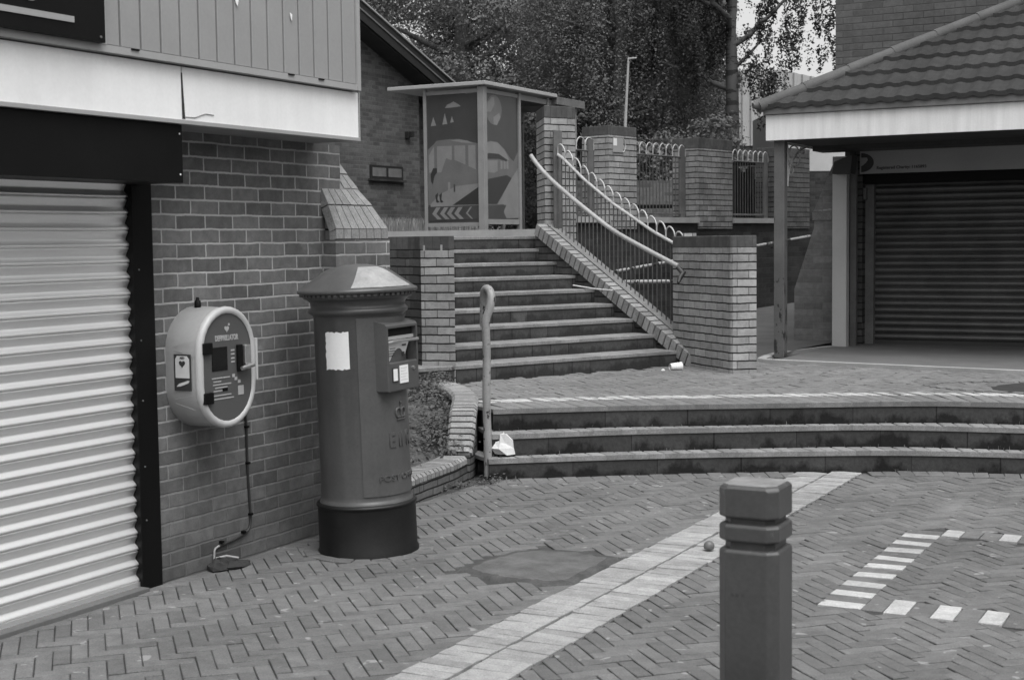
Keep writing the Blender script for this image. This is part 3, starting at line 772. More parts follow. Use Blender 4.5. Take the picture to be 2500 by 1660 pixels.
# ---------------------------------------------------------------- planter and kerb walls
pl = thing('brick_planter', 'low curved brick planter edge between the letter box and the steps', 'planter')
arm1 = catmull([(-4.90, 7.40), (-4.93, 7.6), (-4.985, 7.95), (-5.02, 8.3), (-5.05, 8.55), (-5.12, 8.85)], 5)
m = MB()
for a, b in zip(arm1, arm1[1:]):
    d = (b-a).normalized(); nn = Vector((-d.y, d.x)); m.prism([tuple(a), tuple(b), tuple(b+nn*.2), tuple(a+nn*.2)], -.02, .120)
m.build('wall', 'planter', pl)
def brick_run(mb, path, width, th_, pitch, side=1, gap=.014):
    """row of bricks laid crosswise along a 3D path; the path is the outer top edge"""
    P = [Vector(p) for p in path]; out = [P[0]]; need = pitch
    for a, b in zip(P, P[1:]):
        L = (b-a).length; pos = 0
        while L-pos >= need: pos += need; out.append(a.lerp(b, pos/L)); need = pitch
        need -= L-pos
    for a, b in zip(out, out[1:]):
        d = (b-a); L = d.length; d.normalize(); s_ = Vector((-d.y, d.x, 0)).normalized()*side; u_ = d.cross(s_)
        if u_.z < 0: u_ = -u_
        a2 = a+d*gap*.5; b2 = b-d*gap*.5; ch = .022
        sec = [(0, -th_), (0, -ch), (ch, 0), (width-ch, 0), (width, -ch), (width, -th_)]
        vs = [a2+s_*x+u_*z for x, z in sec]+[b2+s_*x+u_*z for x, z in sec]
        k = len(sec); mb.add(vs, [tuple(range(k)), tuple(range(2*k-1, k-1, -1))]+[(i, k+i, k+(i+1) % k, (i+1) % k) for i in range(k)], random.random())
m = MB(); brick_run(m, [(p.x+.010, p.y, .178) for p in arm1], .215, .055, .062); m.build('coping', 'coping', pl)
m = MB()
for a, b in zip(arm1, arm1[1:]):
    d = (b-a).normalized(); nn = Vector((-d.y, d.x)); m.prism([tuple(a+nn*.006), tuple(b+nn*.006), tuple(b+nn*.20), tuple(a+nn*.20)], .1, .155)
m.build('mortar_bed', 'mortar', pl)
arm2 = [(-5.09, 8.84, .20), (-5.12, 8.95, .34), (-5.16, 9.05, .47), (-5.22, 9.18, .52), (-5.36, 9.44, .53), (-5.52, 9.70, .53), (-5.78, 10.05, .53), (-6.05, 10.32, .53), (-6.33, 10.52, .53)]
m = MB(); brick_run(m, arm2, .20, .06, .052); m.build('raised_coping', 'coping', pl)
m = MB()
for a, b in zip(arm2, arm2[1:]):
    A_, B_ = Vector(a), Vector(b); d = (B_-A_); d.z = 0; d.normalize(); nn = Vector((-d.y, d.x, 0))
    q = [A_+nn*.01, B_+nn*.01, B_+nn*.18, A_+nn*.18]
    m.prism([tuple(v.xy) for v in q], -.02, [a[2]-.02, b[2]-.02, b[2]-.02, a[2]-.02])
m.build('raised_wall', 'planter', pl)
MB().add([(-4.99, 7.0, .10), (-5.15, 8.7, .11), (-5.35, 9.3, .34), (-6.3, 10.4, .47), (-6.7, 10.7, .50), (-8.5, 11.3, .55), (-8.5, 7.0, .4), (-5.6, 8.6, .28), (-5.9, 9.4, .42)],
  [(0, 1, 7), (1, 2, 8, 7), (2, 3, 4, 8), (4, 5, 8), (5, 6, 7, 8), (6, 0, 7)], smooth=True).build('soil', 'soil', pl)

# ---------------------------------------------------------------- shop on the left
W0 = -4.957
sh = thing('shop_building', 'brick shop with white fascia, grey ribbed cladding above and roller shutter', 'building')
MB().prism([(W0, 5.40), (W0, 7.087), (-12, 7.087), (-12, 5.40)][::-1], -.02, 2.30).build('brick_wall', 'shopwall', sh)
MB().bb(-12, W0, -1, 5.398, 2.12, 2.30).build('lintel_wall', 'shopwall', sh)
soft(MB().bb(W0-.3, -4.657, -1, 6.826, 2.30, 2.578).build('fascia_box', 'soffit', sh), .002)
fs_ = MB()  # white fascia boards with a sprung joint at y 5.34
fs_.bb(-4.655, -4.640, -1, 5.330, 2.318, 2.572)
fs_.prism([(-4.655, 5.338), (-4.640, 5.338), (-4.640, 6.826), (-4.655, 6.826)], [2.318]*4, [2.572]*4)
fas = soft(fs_.build('fascia', 'white', sh), .002)
gp = MB().add([(-4.638, 5.326, 2.545), (-4.638, 5.330, 2.325), (-4.638, 5.350, 2.322), (-4.638, 5.336, 2.54)], [(0, 1, 2, 3)]).build('fascia_gap', 'ink', fas)
ck = MB().tube([(-4.638, 5.345, 2.333), (-4.638, 5.42, 2.334), (-4.638, 5.47, 2.35), (-4.638, 5.50, 2.358), (-4.638, 5.56, 2.356)], .0022, 5).build('crack', 'soffit', fas)
soft(MB().bb(-4.662, -4.632, -1, 6.835, 2.298, 2.318).build('fascia_trim', 'cladtrim', sh), .002)
MB().bb(-4.66, -4.634, 6.826, 6.836, 2.30, 2.575).build('fascia_end', 'clad', sh)
MB().bb(-9, -4.625, -1, 6.795, 2.578, 5.5).build('upper_wall', 'clad', sh)
m = MB(); y = 6.77; wy = .128
k = 0
while y > 4.80:
    y0 = max(y-wy, 4.79); m.bb(-4.627, -4.611, y0+.0035, y-.0035, 2.615, 5.5); y -= wy+.006
rib = soft(m.build('cladding', 'clad', sh), .003)
MB().bb(-4.627, -4.603, -1, 6.80, 2.580, 2.612).bb(-4.627, -4.600, 6.770, 6.802, 2.58, 5.5).bb(-4.627, -4.600, 4.765, 4.80, 2.612, 5.5).build('cladding_trim', 'cladtrim', sh)
m = MB(); [m.box((-4.600, yy, 2.609), (.006, .05, .007), tone=.3) for yy in (4.98, 6.15, 6.42)]; m.each('cladding_chip', 'black', sh)
m = MB()
for (yy, zz, ww, hh) in ((5.72, 2.935, .04, .06), (6.167, 2.912, .022, .045)):
    m.add([(-4.606, yy-ww/2, zz+hh/2), (-4.606, yy+ww/2, zz+hh*.3), (-4.603, yy+ww*.1, zz-hh/2), (-4.603, yy-ww*.3, zz-hh*.2)], [(0, 1, 2, 3)])
m.each('paper_scrap', 'paper', sh)
m = MB()
for i in range(26): 
    p = (W0-.002, 5.65+random.random()*1.4, 2.30); 
# black sign board on the cladding
sg = thing('shop_sign', 'black sign board with a pale bar and part of a round letter, top left', 'sign')
soft(MB().bb(-4.600, -4.572, -1, 4.765, 2.612, 3.6).build('board', 'blackboard', sg), .003)
m = MB(); m.prism([(3.0, 2.668), (4.576, 2.677), (4.576, 2.703), (3.0, 2.697)], 0, .006, M=Matrix(((0, 0, 1, -4.5725), (1, 0, 0, 0), (0, 1, 0, 0), (0, 0, 0, 1)))); m.build('bar', 'sign', sg)
m = MB(); K = 28
ring = []
for i in range(K):
    a = 2*math.pi*i/K; ring.append((4.330+.085*math.cos(a), 2.822+.085*math.sin(a)))
inner = [(4.330+.055*math.cos(2*math.pi*i/K), 2.822+.055*math.sin(2*math.pi*i/K)) for i in range(K)]
vs = [(-4.568, a, b) for a, b in ring]+[(-4.568, a, b) for a, b in inner]+[(-4.572, a, b) for a, b in ring]
m.add(vs, [(i, (i+1) % K, K+(i+1) % K, K+i) for i in range(K)]+[(i, 2*K+i, 2*K+(i+1) % K, (i+1) % K) for i in range(K)]); m.build('round_letter', 'sign', sg)
MB().tube([(-4.574, 4.735, 2.635), (-4.568, 4.735, 2.635)], .006, 8).build('screw', 'flatpost', sg)
# black board over the shutter
bb_ = thing('shutter_board', 'long black box board over the bright roller shutter under the white fascia', 'sign')
soft(MB().bb(W0+.003, -4.665, -1, 5.355, 2.018, 2.297).build('board', 'blackboard', bb_), .003)
m = MB()
for zz in (2.07, 2.265): m.tube([(-4.666, 5.333, zz-.012), (-4.661, 5.333, zz-.012)], .004, 8)
m.each('screw', 'paper', bb_)
# roller shutter
rs = thing('roller_shutter', 'bright galvanised roller shutter in a black frame, left of the letter box', 'shutter')
m = MB(); pitch = .0795; ys = (-1, 5.292); z = .04
nsl = int((2.03-.04)/pitch)+1
prof = []
for i in range(nsl):
    for fx, fz in ((.003, 0), (.014, .001), (.019, .005), (.0195, .009), (.0165, .015), (.011, .022), (.005, .029), (.0018, .034), (.0022, .039), (.005, .048), (.0095, .058), (.0135, .066), (.0155, .072), (.0145, .076), (.006, .0785)):
        prof.append((-4.992+fx*1.25, .045+i*pitch+fz))
vs = []
for y in ys: vs += [(x, y, z) for x, z in prof]
k = len(prof); m.add(vs, [(i, k+i, k+i+1, i+1) for i in range(k-1)], .5, True); m.build('slats', 'galv', rs)
MB().bb(-5.00, -4.965, -1, 5.30, .012, .045).build('bottom_rail', 'galv', rs)
soft(MB().bb(-5.08, -4.945, 5.294, 5.437, 0.0, 2.035).build('guide', 'black', rs), .004)
m = MB()
for zz in (.35, .62, .95, 1.25, 1.6): m.tube([(-4.945, 5.33, zz), (-4.941, 5.33, zz)], .0045, 8)
m.each('screw', 'flatpost', rs)
MB().bb(-5.3, -5.02, -1, 5.4, -.01, 2.1).build('recess', 'black', rs)
soft(MB().bb(-5.3, -4.90, -1, 5.292, -.02, .022).build('threshold', 'concrete', rs), .004)
# buttress at the shop corner with tumbled brick slope
bt = thing('brick_buttress', 'brick buttress with a steep slope of pale bricks on end at the shop corner', 'buttress')
BX = W0+.10
MB().prism([(BX, 6.885), (BX, 7.462), (W0-.6, 7.50), (W0-.6, 7.09), (W0+.001, 7.0885), (W0+.001, 6.885)], 0, 1.738).build('base', 'shopwall', bt)
slope = [((BX+.004, 6.885, 1.745), (BX+.004, 7.445, 1.745)), ((BX+.006, 6.883, 1.80), (BX+.006, 7.44, 1.80)),
         ((W0+.052, 6.883, 1.945), (W0+.052, 7.35, 1.945)), ((W0+.006, 6.885, 2.045), (W0+.0, 7.28, 2.045)), ((W0-.03, 7.09, 2.135), (W0-.03, 7.21, 2.135)), ((W0-.065, 7.09, 2.235), (W0-.065, 7.14, 2.235))]
m = MB(); dk = MB()
K = 7
def srow(i0, k_, kk):
    a, b = Vector(slope[i0][0]), Vector(slope[i0][1]); return a.lerp(b, k_/kk)
for i0 in range(len(slope)-1):
    kk = {0: 7, 1: 7, 2: 6, 3: 2, 4: 1}[i0]
    for k_ in range(kk):
        g_ = .045
        p = [srow(i0, k_+g_, kk), srow(i0, k_+1-g_, kk), srow(i0+1, k_+1-g_, kk), srow(i0+1, k_+g_, kk)]
        if i0 == 3: p = [Vector(slope[3][0]).lerp(Vector(slope[3][1]), (k_+3.05)/5), Vector(slope[3][0]).lerp(Vector(slope[3][1]), (k_+3.95)/5), srow(4, k_+1-g_, 2), srow(4, k_+g_, 2)]
        dz = Vector((0, 0, .004 if i0 else 0))
        o_ = [v-Vector((.05, 0, .02)) for v in p]
        m.add([p[0]+dz, p[1]+dz, p[2]-dz, p[3]-dz]+[o_[0]+dz, o_[1]+dz, o_[2]-dz, o_[3]-dz], [(0, 1, 2, 3), (4, 5, 1, 0), (5, 6, 2, 1), (6, 7, 3, 2), (7, 4, 0, 3)], random.random())
m.build('sloped_bricks', 'tumble', bt)
prof = [(BX-.004, 1.74), (BX-.004, 1.80), (W0+.045, 1.945), (W0-.002, 2.045), (W0-.04, 2.135), (W0-.075, 2.24), (W0-.5, 2.24), (W0-.5, 1.74)]
ends = [7.440, 7.436, 7.345, 7.275, 7.20, 7.135, 7.1, 7.4]; sts = [6.889, 6.889, 6.889, 6.889, 7.09, 7.09, 7.09, 7.09]
vs = [(x, s0, z) for (x, z), s0 in zip(prof, sts)]+[(x, e_, z) for (x, z), e_ in zip(prof, ends)]
k = len(prof); dk.add(vs, [tuple(range(k)), tuple(range(2*k-1, k-1, -1))]+[(i, k+i, k+(i+1) % k, (i+1) % k) for i in range(k)]); dk.build('core', 'pier', bt)

# ---------------------------------------------------------------- defibrillator cabinet
ad = thing('defibrillator_cabinet', 'pale rounded defibrillator cabinet with dark face on the brick wall', 'defibrillator', (W0, 5.738, 1.09))
def stad(hw, hh, n=14):
    out = []; r = hw; c_ = hh-hw
    for i in range(n+1): a = math.pi*i/n; out.append((r*math.cos(a), c_+r*math.sin(a)))
    for i in range(n+1): a = math.pi+math.pi*i/n; out.append((r*math.cos(a), -c_+r*math.sin(a)))
    return out
def ystack(mb, rings, cap0=True, cap1=True):
    """rings: (x, hw, hh)"""
    k = None; vs = []
    for x, hw, hh in rings:
        o_ = stad(hw, hh); k = len(o_); vs += [(x, a, b) for a, b in o_]
    fs = [(j*k+i, j*k+(i+1) % k, (j+1)*k+(i+1) % k, (j+1)*k+i) for j in range(len(rings)-1) for i in range(k)]
    mb.add(vs, fs, .5, True)
    if cap1: mb.add(vs[-k:], [tuple(range(k))])
    return mb
ystack(MB(), [(0, .222, .312), (.01, .224, .314), (.19, .217, .307), (.195, .215, .305)]).build('case', 'aed', ad)
dr_ = ystack(MB(), [(.195, .222, .311), (.205, .224, .313), (.219, .222, .310), (.226, .214, .302), (.226, .196, .284), (.219, .189, .277)], cap1=False).build('door_rim', 'aedrim', ad)
fcx = ystack(MB(), [(.208, .194, .282), (.216, .193, .281)]).build('door_panel', 'aedface', ad)
def af(X, Y): return (-.2175+(X-420)/585*.435, .308-(Y-130)/1280*.616)
def arect(X0, Y0, X1, Y1, x0, x1, name, mat, par=ad, bev=.002):
    a, b = af(X0, Y0), af(X1, Y1); return soft(MB().bb(x0, x1, a[0], b[0], b[1], a[1]).build(name, mat, par), bev)
arect(548, 548, 712, 800, .216, .2185, 'viewing_window', 'screen')
for Y0, Y1 in ((490, 610), (1015, 1135)): arect(440, Y0, 535, Y1, .205, .236, 'hinge', 'black', ad, .004)
kp = arect(808, 540, 862, 830, .216, .232, 'keypad', 'black', ad, .004)
arect(866, 545, 925, 760, .216, .246, 'lock_body', 'steel', ad, .006)
a = af(800, 770); b = af(945, 770)
MB().tube([(.25, a[0]+.01, a[1]-.012), (.25, b[0], b[1])], .011, 10).build('lock_handle', 'steel', ad)
m = MB()
for Y in (595, 635, 680, 718):
    a = af(752, Y); m.bb(.216, .218, a[0], a[0]+.028, a[1]-.004, a[1]+.004)
for (X0, X1, Y) in ((545, 735, 875), (560, 640, 912), (555, 745, 945), (575, 705, 978), (560, 650, 1012), (560, 745, 1060), (560, 770, 1098)):
    a, b = af(X0, Y), af(X1, Y); m.bb(.216, .218, a[0], b[0], a[1]-.003, a[1]+.003)
a, b = af(820, 985), af(880, 1085); m.bb(.216, .218, a[0], b[0], b[1], a[1])
for (X, Y) in ((760, 860), (785, 895), (820, 930)): a = af(X, Y); m.bb(.216, .218, a[0], a[0]+.02, a[1]-.012, a[1]+.004)
m.build('instructions', 'aedtext', ad)
arect(652, 988, 708, 1022, .2165, .2185, 'small_label', 'screen', ad, .001)
FR = (R(90), 0, R(90))
a = af(590, 482); text('DEFIBRILLATOR', .034, (.2165, a[0]-.002, a[1]), FR, 'aedtext', ad, scale=(.76, 1.15), bold=.0012)
# heart with bolt
def heart(s_, n=26):
    out = []
    for i in range(n):
        t_ = 2*math.pi*i/n; x = 16*math.sin(t_)**3; y = 13*math.cos(t_)-5*math.cos(2*t_)-2*math.cos(3*t_)-math.cos(4*t_); out.append((x/16*s_, y/16*s_))
    return out
a = af(712, 360); MB().prism(heart(.018), 0, .002, M=Matrix.Translation((.2165, a[0], a[1])) @ Matrix(((0, 0, 1, 0), (1, 0, 0, 0), (0, 1, 0, 0), (0, 0, 0, 1)))).build('heart_symbol', 'aedtext', ad)
MB().bb(.2165, .2185, a[0]+.012, a[0]+.024, a[1]+.016, a[1]+.028).build('cross_symbol', 'aedtext', ad)
stk = MB().bb(.060, .168, -.2275, -.2238, -.105, .080).build('side_sticker', 'ink', ad)
MB().prism([(.070, -.040), (.160, -.040), (.160, .055), (.145, .072), (.082, .072), (.070, .055)], 0, .0015, M=Matrix(((1, 0, 0, 0), (0, 0, -1, -.2276), (0, 1, 0, 0), (0, 0, 0, 1)))).build('white_label', 'dimpaper', stk)
MB().prism([(p[0]+.115, p[1]+.032) for p in heart(.020)], 0, .0015, M=Matrix(((1, 0, 0, 0), (0, 0, -1, -.2292), (0, 1, 0, 0), (0, 0, 0, 1)))).build('heart_symbol', 'ink', stk)
MB().prism([(.075, -.085), (.10, -.082), (.15, -.066), (.160, -.055), (.15, -.052), (.11, -.064), (.09, -.07)], 0, .0015, M=Matrix(((1, 0, 0, 0), (0, 0, -1, -.2276), (0, 1, 0, 0), (0, 0, 0, 1)))).build('hand_drawing', 'dimpaper', stk)
text('AED', .016, (.100, -.2292, .056), (R(90), 0, 0), 'ink', stk, bold=.0006)
MB().lathe([(.0, .045), (.008, .045), (.010, .03), (.016, .028), (.018, 0), (.018, -.01)], (.06, -.035, .314), 12).build('cable_gland', 'black', ad)
soft(MB().bb(.20, .232, .218, .232, -.085, .135).build('latch', 'aedrim', ad), .003)
m = MB()
for zz in (.10, -.17): m.tube([(.06, -.224, zz+.02), (.19, -.2235, zz+.045)], .0012, 4).tube([(.06, -.224, zz-.0), (.19, -.2235, zz-.03)], .0012, 4)
m.each('case_crease', 'aed', ad)
# cable down the wall
cb_ = thing('power_cable', 'thin black cable clipped down the brick wall from the cabinet to the ground', 'cable')
cpath = [(W0+.02, 6.03, .86), (W0+.012, 6.125, .80), (W0+.010, 6.135, .5), (W0+.010, 6.15, .26), (W0+.010, 6.15, .20), (W0+.010, 6.13, .155), (W0+.010, 6.08, .135), (W0+.010, 5.98, .118), (W0+.010, 5.88, .112), (W0+.010, 5.845, .10), (W0+.012, 5.835, .06), (W0+.014, 5.83, .01)]
def cat3(P, k=4):
    P = [Vector(p) for p in P]; out = []
    for i in range(len(P)-1):
        a, b, c, d = P[max(i-1, 0)], P[i], P[i+1], P[min(i+2, len(P)-1)]
        for j in range(k):
            t = j/k; out.append(.5*((2*b)+(c-a)*t+(2*a-5*b+4*c-d)*t*t+(3*b-a-3*c+d)*t**3))
    out.append(P[-1]); return out
MB().tube(cat3(cpath[:9]), .0065, 8).build('sheath', 'cable', cb_)
MB().tube(cat3(cpath[8:]), .006, 8).build('scuffed_end', 'cable_lt', cb_)
m = MB()
for (y, z) in ((6.135, .72), (6.137, .52), (6.15, .235), (6.085, .147), (5.90, .128)): m.bb(W0+.001, W0+.022, y-.010, y+.010, z-.004, z+.008)
m.each('clip', 'black', cb_)
st_ = thing('stone_lump', 'dark lump of broken mortar at the foot of the cable', 'stone')
def rock(c, d, seed, n=10, m_=7, jag=.18):
    rg = random.Random(seed); vs = []
    for j in range(m_+1):
        ph = math.pi*j/m_
        for i in range(n):
            a = 2*math.pi*i/n; k = 1+rg.uniform(-jag, jag)
            vs.append((c[0]+d[0]*k*math.sin(ph)*math.cos(a), c[1]+d[1]*k*math.sin(ph)*math.sin(a), max(c[2]-d[2]*.5, c[2]+d[2]*k*math.cos(ph))))
    return vs, [(j*n+i, j*n+(i+1) % n, (j+1)*n+(i+1) % n, (j+1)*n+i) for j in range(m_) for i in range(n)]
m = MB(); m.add(*rock((-4.90, 5.82, .018), (.05, .07, .045), 1)).add(*rock((-4.86, 5.92, .01), (.05, .10, .022), 2)); m.build('lump', 'mortar', st_)
MB().tube([(-4.93, 5.83, .055), (-4.89, 5.87, .065), (-4.86, 5.93, .045)], .007, 6).build('pale_edge', 'cable_lt', st_)

# ---------------------------------------------------------------- letter box
pb = thing('letter_box', 'dark painted cast iron pillar letter box with black plinth and torn white poster', 'letter box', (PB.x, PB.y, 0))
pb.rotation_euler = Matrix.Rotation(-.025, 4, Vector((-math.sin(th), math.cos(th), 0))).to_euler()   # the old box leans a little
rl_ = .250
MB().lathe([(.283, -.01), (.283, .012), (.276, .03), (.274, .255), (.276, .265), (.282, .27), (.280, .280), (.270, .285), (.262, .287)], n=72).build('plinth', 'post_black', pb)
MB().lathe([(.262, .286), (.260, .296), (.254, .303), (rl_+.001, .312), (rl_, .33), (rl_, 1.318), (.256, 1.328), (.272, 1.335), (.276, 1.345), (.276, 1.355), (.268, 1.362), (.262, 1.372), (.262, 1.385), (.268, 1.40), (.285, 1.414), (.30, 1.418), (.302, 1.424), (.302, 1.428)], n=96).build('body', 'post_red', pb)
m = MB().lathe([(.30, 1.428), (.312, 1.430), (.313, 1.444), (.330, 1.447), (.334, 1.452), (.334, 1.462), (.329, 1.468), (.315, 1.474), (.20, 1.556), (.17, 1.573), (.12, 1.590), (.06, 1.600), (.0005, 1.603)], n=96)
capo = m.build('cap', 'post_red', pb)
m = MB()
for k_ in range(56):
    a = 2*math.pi*k_/56; m.box((.316*math.cos(a), .316*math.sin(a), 1.4375), (.012, .020, .013), a)
m.build('dentil_band', 'post_red', capo)
# sky glare on the cap, painted as a pale thin skin following the dome
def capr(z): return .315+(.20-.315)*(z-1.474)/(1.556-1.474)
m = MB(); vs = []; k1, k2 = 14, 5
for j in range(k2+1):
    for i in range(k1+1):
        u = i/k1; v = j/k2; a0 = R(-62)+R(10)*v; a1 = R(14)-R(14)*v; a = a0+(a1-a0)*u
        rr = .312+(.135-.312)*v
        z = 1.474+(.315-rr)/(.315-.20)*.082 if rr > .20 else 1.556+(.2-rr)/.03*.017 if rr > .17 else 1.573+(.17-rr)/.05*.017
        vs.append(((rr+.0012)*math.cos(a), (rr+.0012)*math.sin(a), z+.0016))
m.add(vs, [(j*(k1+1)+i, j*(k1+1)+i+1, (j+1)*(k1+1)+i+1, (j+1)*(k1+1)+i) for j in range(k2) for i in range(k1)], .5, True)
MT['capglare'] = paint('cap_glare_paint', .30, .5, .22, 9, .05); m.build('painted_glare', 'capglare', capo)
# door: a slightly proud curved sheet facing the pavement (+x)
def arcsheet(r0, r1, a0, a1, z0, z1, n=30):
    vs = []
    for z in (z0, z1):
        for r in (r0, r1): vs += [(r*math.cos(a0+(a1-a0)*i/n), r*math.sin(a0+(a1-a0)*i/n), z) for i in range(n+1)]
    k = n+1; F_ = []
    for i in range(n): F_ += [(k+i, k+i+1, 3*k+i+1, 3*k+i), (2*k+i, 3*k+i, 3*k+i+1, 2*k+i+1)[::-1], (i, i+1, k+i+1, k+i)[::-1]]
    F_ += [(0, k, 3*k, 2*k), (n, 2*k+n, 3*k+n, k+n)]
    return vs, F_
m = MB(); v_, f_ = arcsheet(.24, .2555, R(-59), R(59), .335, 1.312)
m.add(v_, [f for i, f in enumerate(f_[:-2]) if i % 3 == 0], .5, True); m.add(v_, [f for i, f in enumerate(f_[:-2]) if i % 3], .5); m.add(v_, f_[-2:], .5)
door = m.build('door', 'post_red', pb)
# hood with the posting slot: solid box on the door
hx0, hx1 = .10, .283; hw = .156
hood = soft(MB().prism([(hx0, -hw), (hx1, -hw), (hx1, hw), (hx0, hw)], .905, 1.062).build('hood', 'post_red2', pb), .006)
sd_ = MB()
for y0, y1 in ((-hw, -hw+.016), (hw-.016, hw)):
    sd_.add([(hx0, y0, 1.055), (hx1, y0, 1.055), (hx1, y0, 1.262), (hx1-.012, y0, 1.275), (hx0, y0, 1.316), (hx0, y1, 1.055), (hx1, y1, 1.055), (hx1, y1, 1.262), (hx1-.012, y1, 1.275), (hx0, y1, 1.316)],
      [(0, 1, 2, 3, 4), (9, 8, 7, 6, 5), (1, 6, 7, 2), (2, 7, 8, 3), (3, 8, 9, 4), (0, 5, 6, 1)])
sd_.each('hood_cheek', 'post_red2', hood)
MB().add([(hx0, -hw+.0165, 1.314), (hx1-.012, -hw+.0165, 1.274), (hx1, -hw+.0165, 1.262), (hx1, -hw+.0165, 1.250), (hx1-.05, -hw+.0165, 1.250), (hx0, hw-.0165, 1.314), (hx1-.012, hw-.0165, 1.274), (hx1, hw-.0165, 1.262), (hx1, hw-.0165, 1.250), (hx1-.05, hw-.0165, 1.250)],
  [(0, 1, 6, 5)[::-1], (1, 2, 7, 6)[::-1], (2, 3, 8, 7)[::-1], (3, 4, 9, 8)[::-1]]).build('hood_top', 'post_red2', hood)
MB().bb(.205, .222, -hw+.016, hw-.016, 1.062, 1.262).bb(.250, .256, -hw+.016, hw-.016, 1.200, 1.262).build('slot_shade', 'slot', hood)  # black sheet near the mouth paints in the shade inside the slot
MB().bb(.222, .266, -hw+.016, hw-.016, 1.186, 1.204).build('slot_sill', 'sign', hood)
np_ = MB().add([(.244, -.140, 1.068), (.244, .06, 1.068), (.262, .10, 1.172), (.262, -.140, 1.172)], [(0, 1, 2, 3)]).build('collection_plate', 'dimpaper', hood)
m = MB().box((.2545, .045, 1.10), (.003, .026, .024)).box((.252, .012, 1.098), (.003, .016, .018)).box((.260, .05, 1.150), (.003, .04, .008))
for k_ in range(4): m.box((.2515+k_*.0016, -.075+k_*.004, 1.098+k_*.013), (.003, .09-k_*.012, .003))
m.each('print', 'ink', np_)
MB().tube([(.272, -.085, 1.176), (.288, .150, 1.176)], .0085, 10).tube([(.262, -.140, 1.170), (.272, -.085, 1.174)], .010, 8).build('grab_bar', 'steel', hood)
MB().bb(hx1, hx1+.004, -.118, -.062, .957, 1.034).build('plate_frame', 'ink', hood)
MB().bb(hx1+.003, hx1+.006, -.110, -.070, .963, 1.028).build('day_plate', 'paper', hood)
tl_ = MB().bb(hx1+.001, hx1+.004, -.045, .040, .945, 1.042).build('times_label', 'paper', hood)
m = MB()
for k_ in range(5): m.bb(hx1+.0042, hx1+.0047, -.036, .030-(k_ % 2)*.018, 1.026-k_*.016, 1.0275-k_*.016)
m.build('faint_print', 'sign', tl_)
MB().tube([(hx1, .098, 1.020), (hx1+.008, .098, 1.020)], .010, 12).build('lock', 'steel', hood)
# torn white poster on the round body
m = MB(); r = rl_+.0025; az0, az1 = R(-103), R(-82); K1, K2 = 14, 14; vs = []
rg = random.Random(3)
el = [rg.uniform(-.010, .004) for _ in range(K2+1)]; et = [rg.uniform(-.003, .006) for _ in range(K1+1)]
az0, az1 = R(-84.5), R(-57)
PC = (az0+az1)/2
for j in range(K2+1):
    for i in range(K1+1):
        a = R(-102)+ (R(-69)-R(-102))*i/K1 + (el[j]*(2.2) if i == 0 else 0); z = 1.035+(1.238-1.035)*j/K2 + (et[i] if j in (0, K2) else 0)
        vs.append((r*math.cos(a), r*math.sin(a), z))
m.add(vs, [(j*(K1+1)+i, j*(K1+1)+i+1, (j+1)*(K1+1)+i+1, (j+1)*(K1+1)+i) for j in range(K2) for i in range(K1)], .5, True); m.build('torn_poster', 'paper', pb)
# raised cypher and lettering wrapped on the door
def wrapf(az, z0, rr):
    def f(co):
        a = az+co.x/rr; r_ = rr+co.z; return Vector((r_*math.cos(a), r_*math.sin(a), z0+co.y))
    return f
rr = .256
text('E II R', .085, None, None, 'post_red', pb, 'royal_cypher', bold=.003, ext=.005, align='CENTER', scale=(1.05, 1.3), wrap=wrapf(R(-2), .60, rr))
text('POST OFFICE', .046, None, None, 'post_red', pb, 'raised_lettering', bold=.001, ext=.0045, align='CENTER', scale=(1.22, .95), wrap=wrapf(R(-2), .415, rr))
cw = MB()
def wtube(pts, r_): cw.tube([wrapf(R(-2), 0, rr)(Vector((x, y, .003))) for x, y in pts], r_, 6)
wtube([(-.035, .745), (.035, .745)], .006); wtube([(-.033, .758), (.033, .758)], .005)
wtube([(-.033, .76), (-.045, .785), (-.035, .805), (-.012, .808), (0, .79)], .006); wtube([(.033, .76), (.045, .785), (.035, .805), (.012, .808), (0, .79)], .006)
wtube([(0, .76), (0, .80), (0, .83)], .005); wtube([(-.008, .838), (.008, .838)], .006)
cw.build('crown_emblem', 'post_red', pb)

# ---------------------------------------------------------------- handrail post by the steps
rp = thing('handrail_post', 'peeling pale steel handrail post with a looped top at the end of the steps', 'handrail')
b = Vector((-4.985, 8.905, 0))
LV = Vector((math.cos(th), math.sin(th), 0)); DV = Vector((-math.sin(th), math.cos(th), 0))
path = [b+LV*a_+DV*d_+Vector((0, 0, z_)) for a_, d_, z_ in ((0, 0, -.02), (0, 0, .3), (-.004, 0, .6), (.002, 0, .9), (-.002, 0, 1.10), (.004, 0, 1.165), (.022, .0, 1.22), (.036, .0, 1.27), (.040, .01, 1.32), (.030, .035, 1.362), (.008, .065, 1.378), (-.010, .09, 1.36), (-.014, .11, 1.31), (-.016, .12, 1.25), (-.018, .125, 1.17), (-.018, .13, 1.10))]
MB().tube(cat3(path, 4), .0295, 16).build('post', 'railpost', rp)
MB().tube([b+Vector((-.002, 0, .0)), b+Vector((-.002, 0, .025))], .036, 14).build('collar', 'mortar', rp)

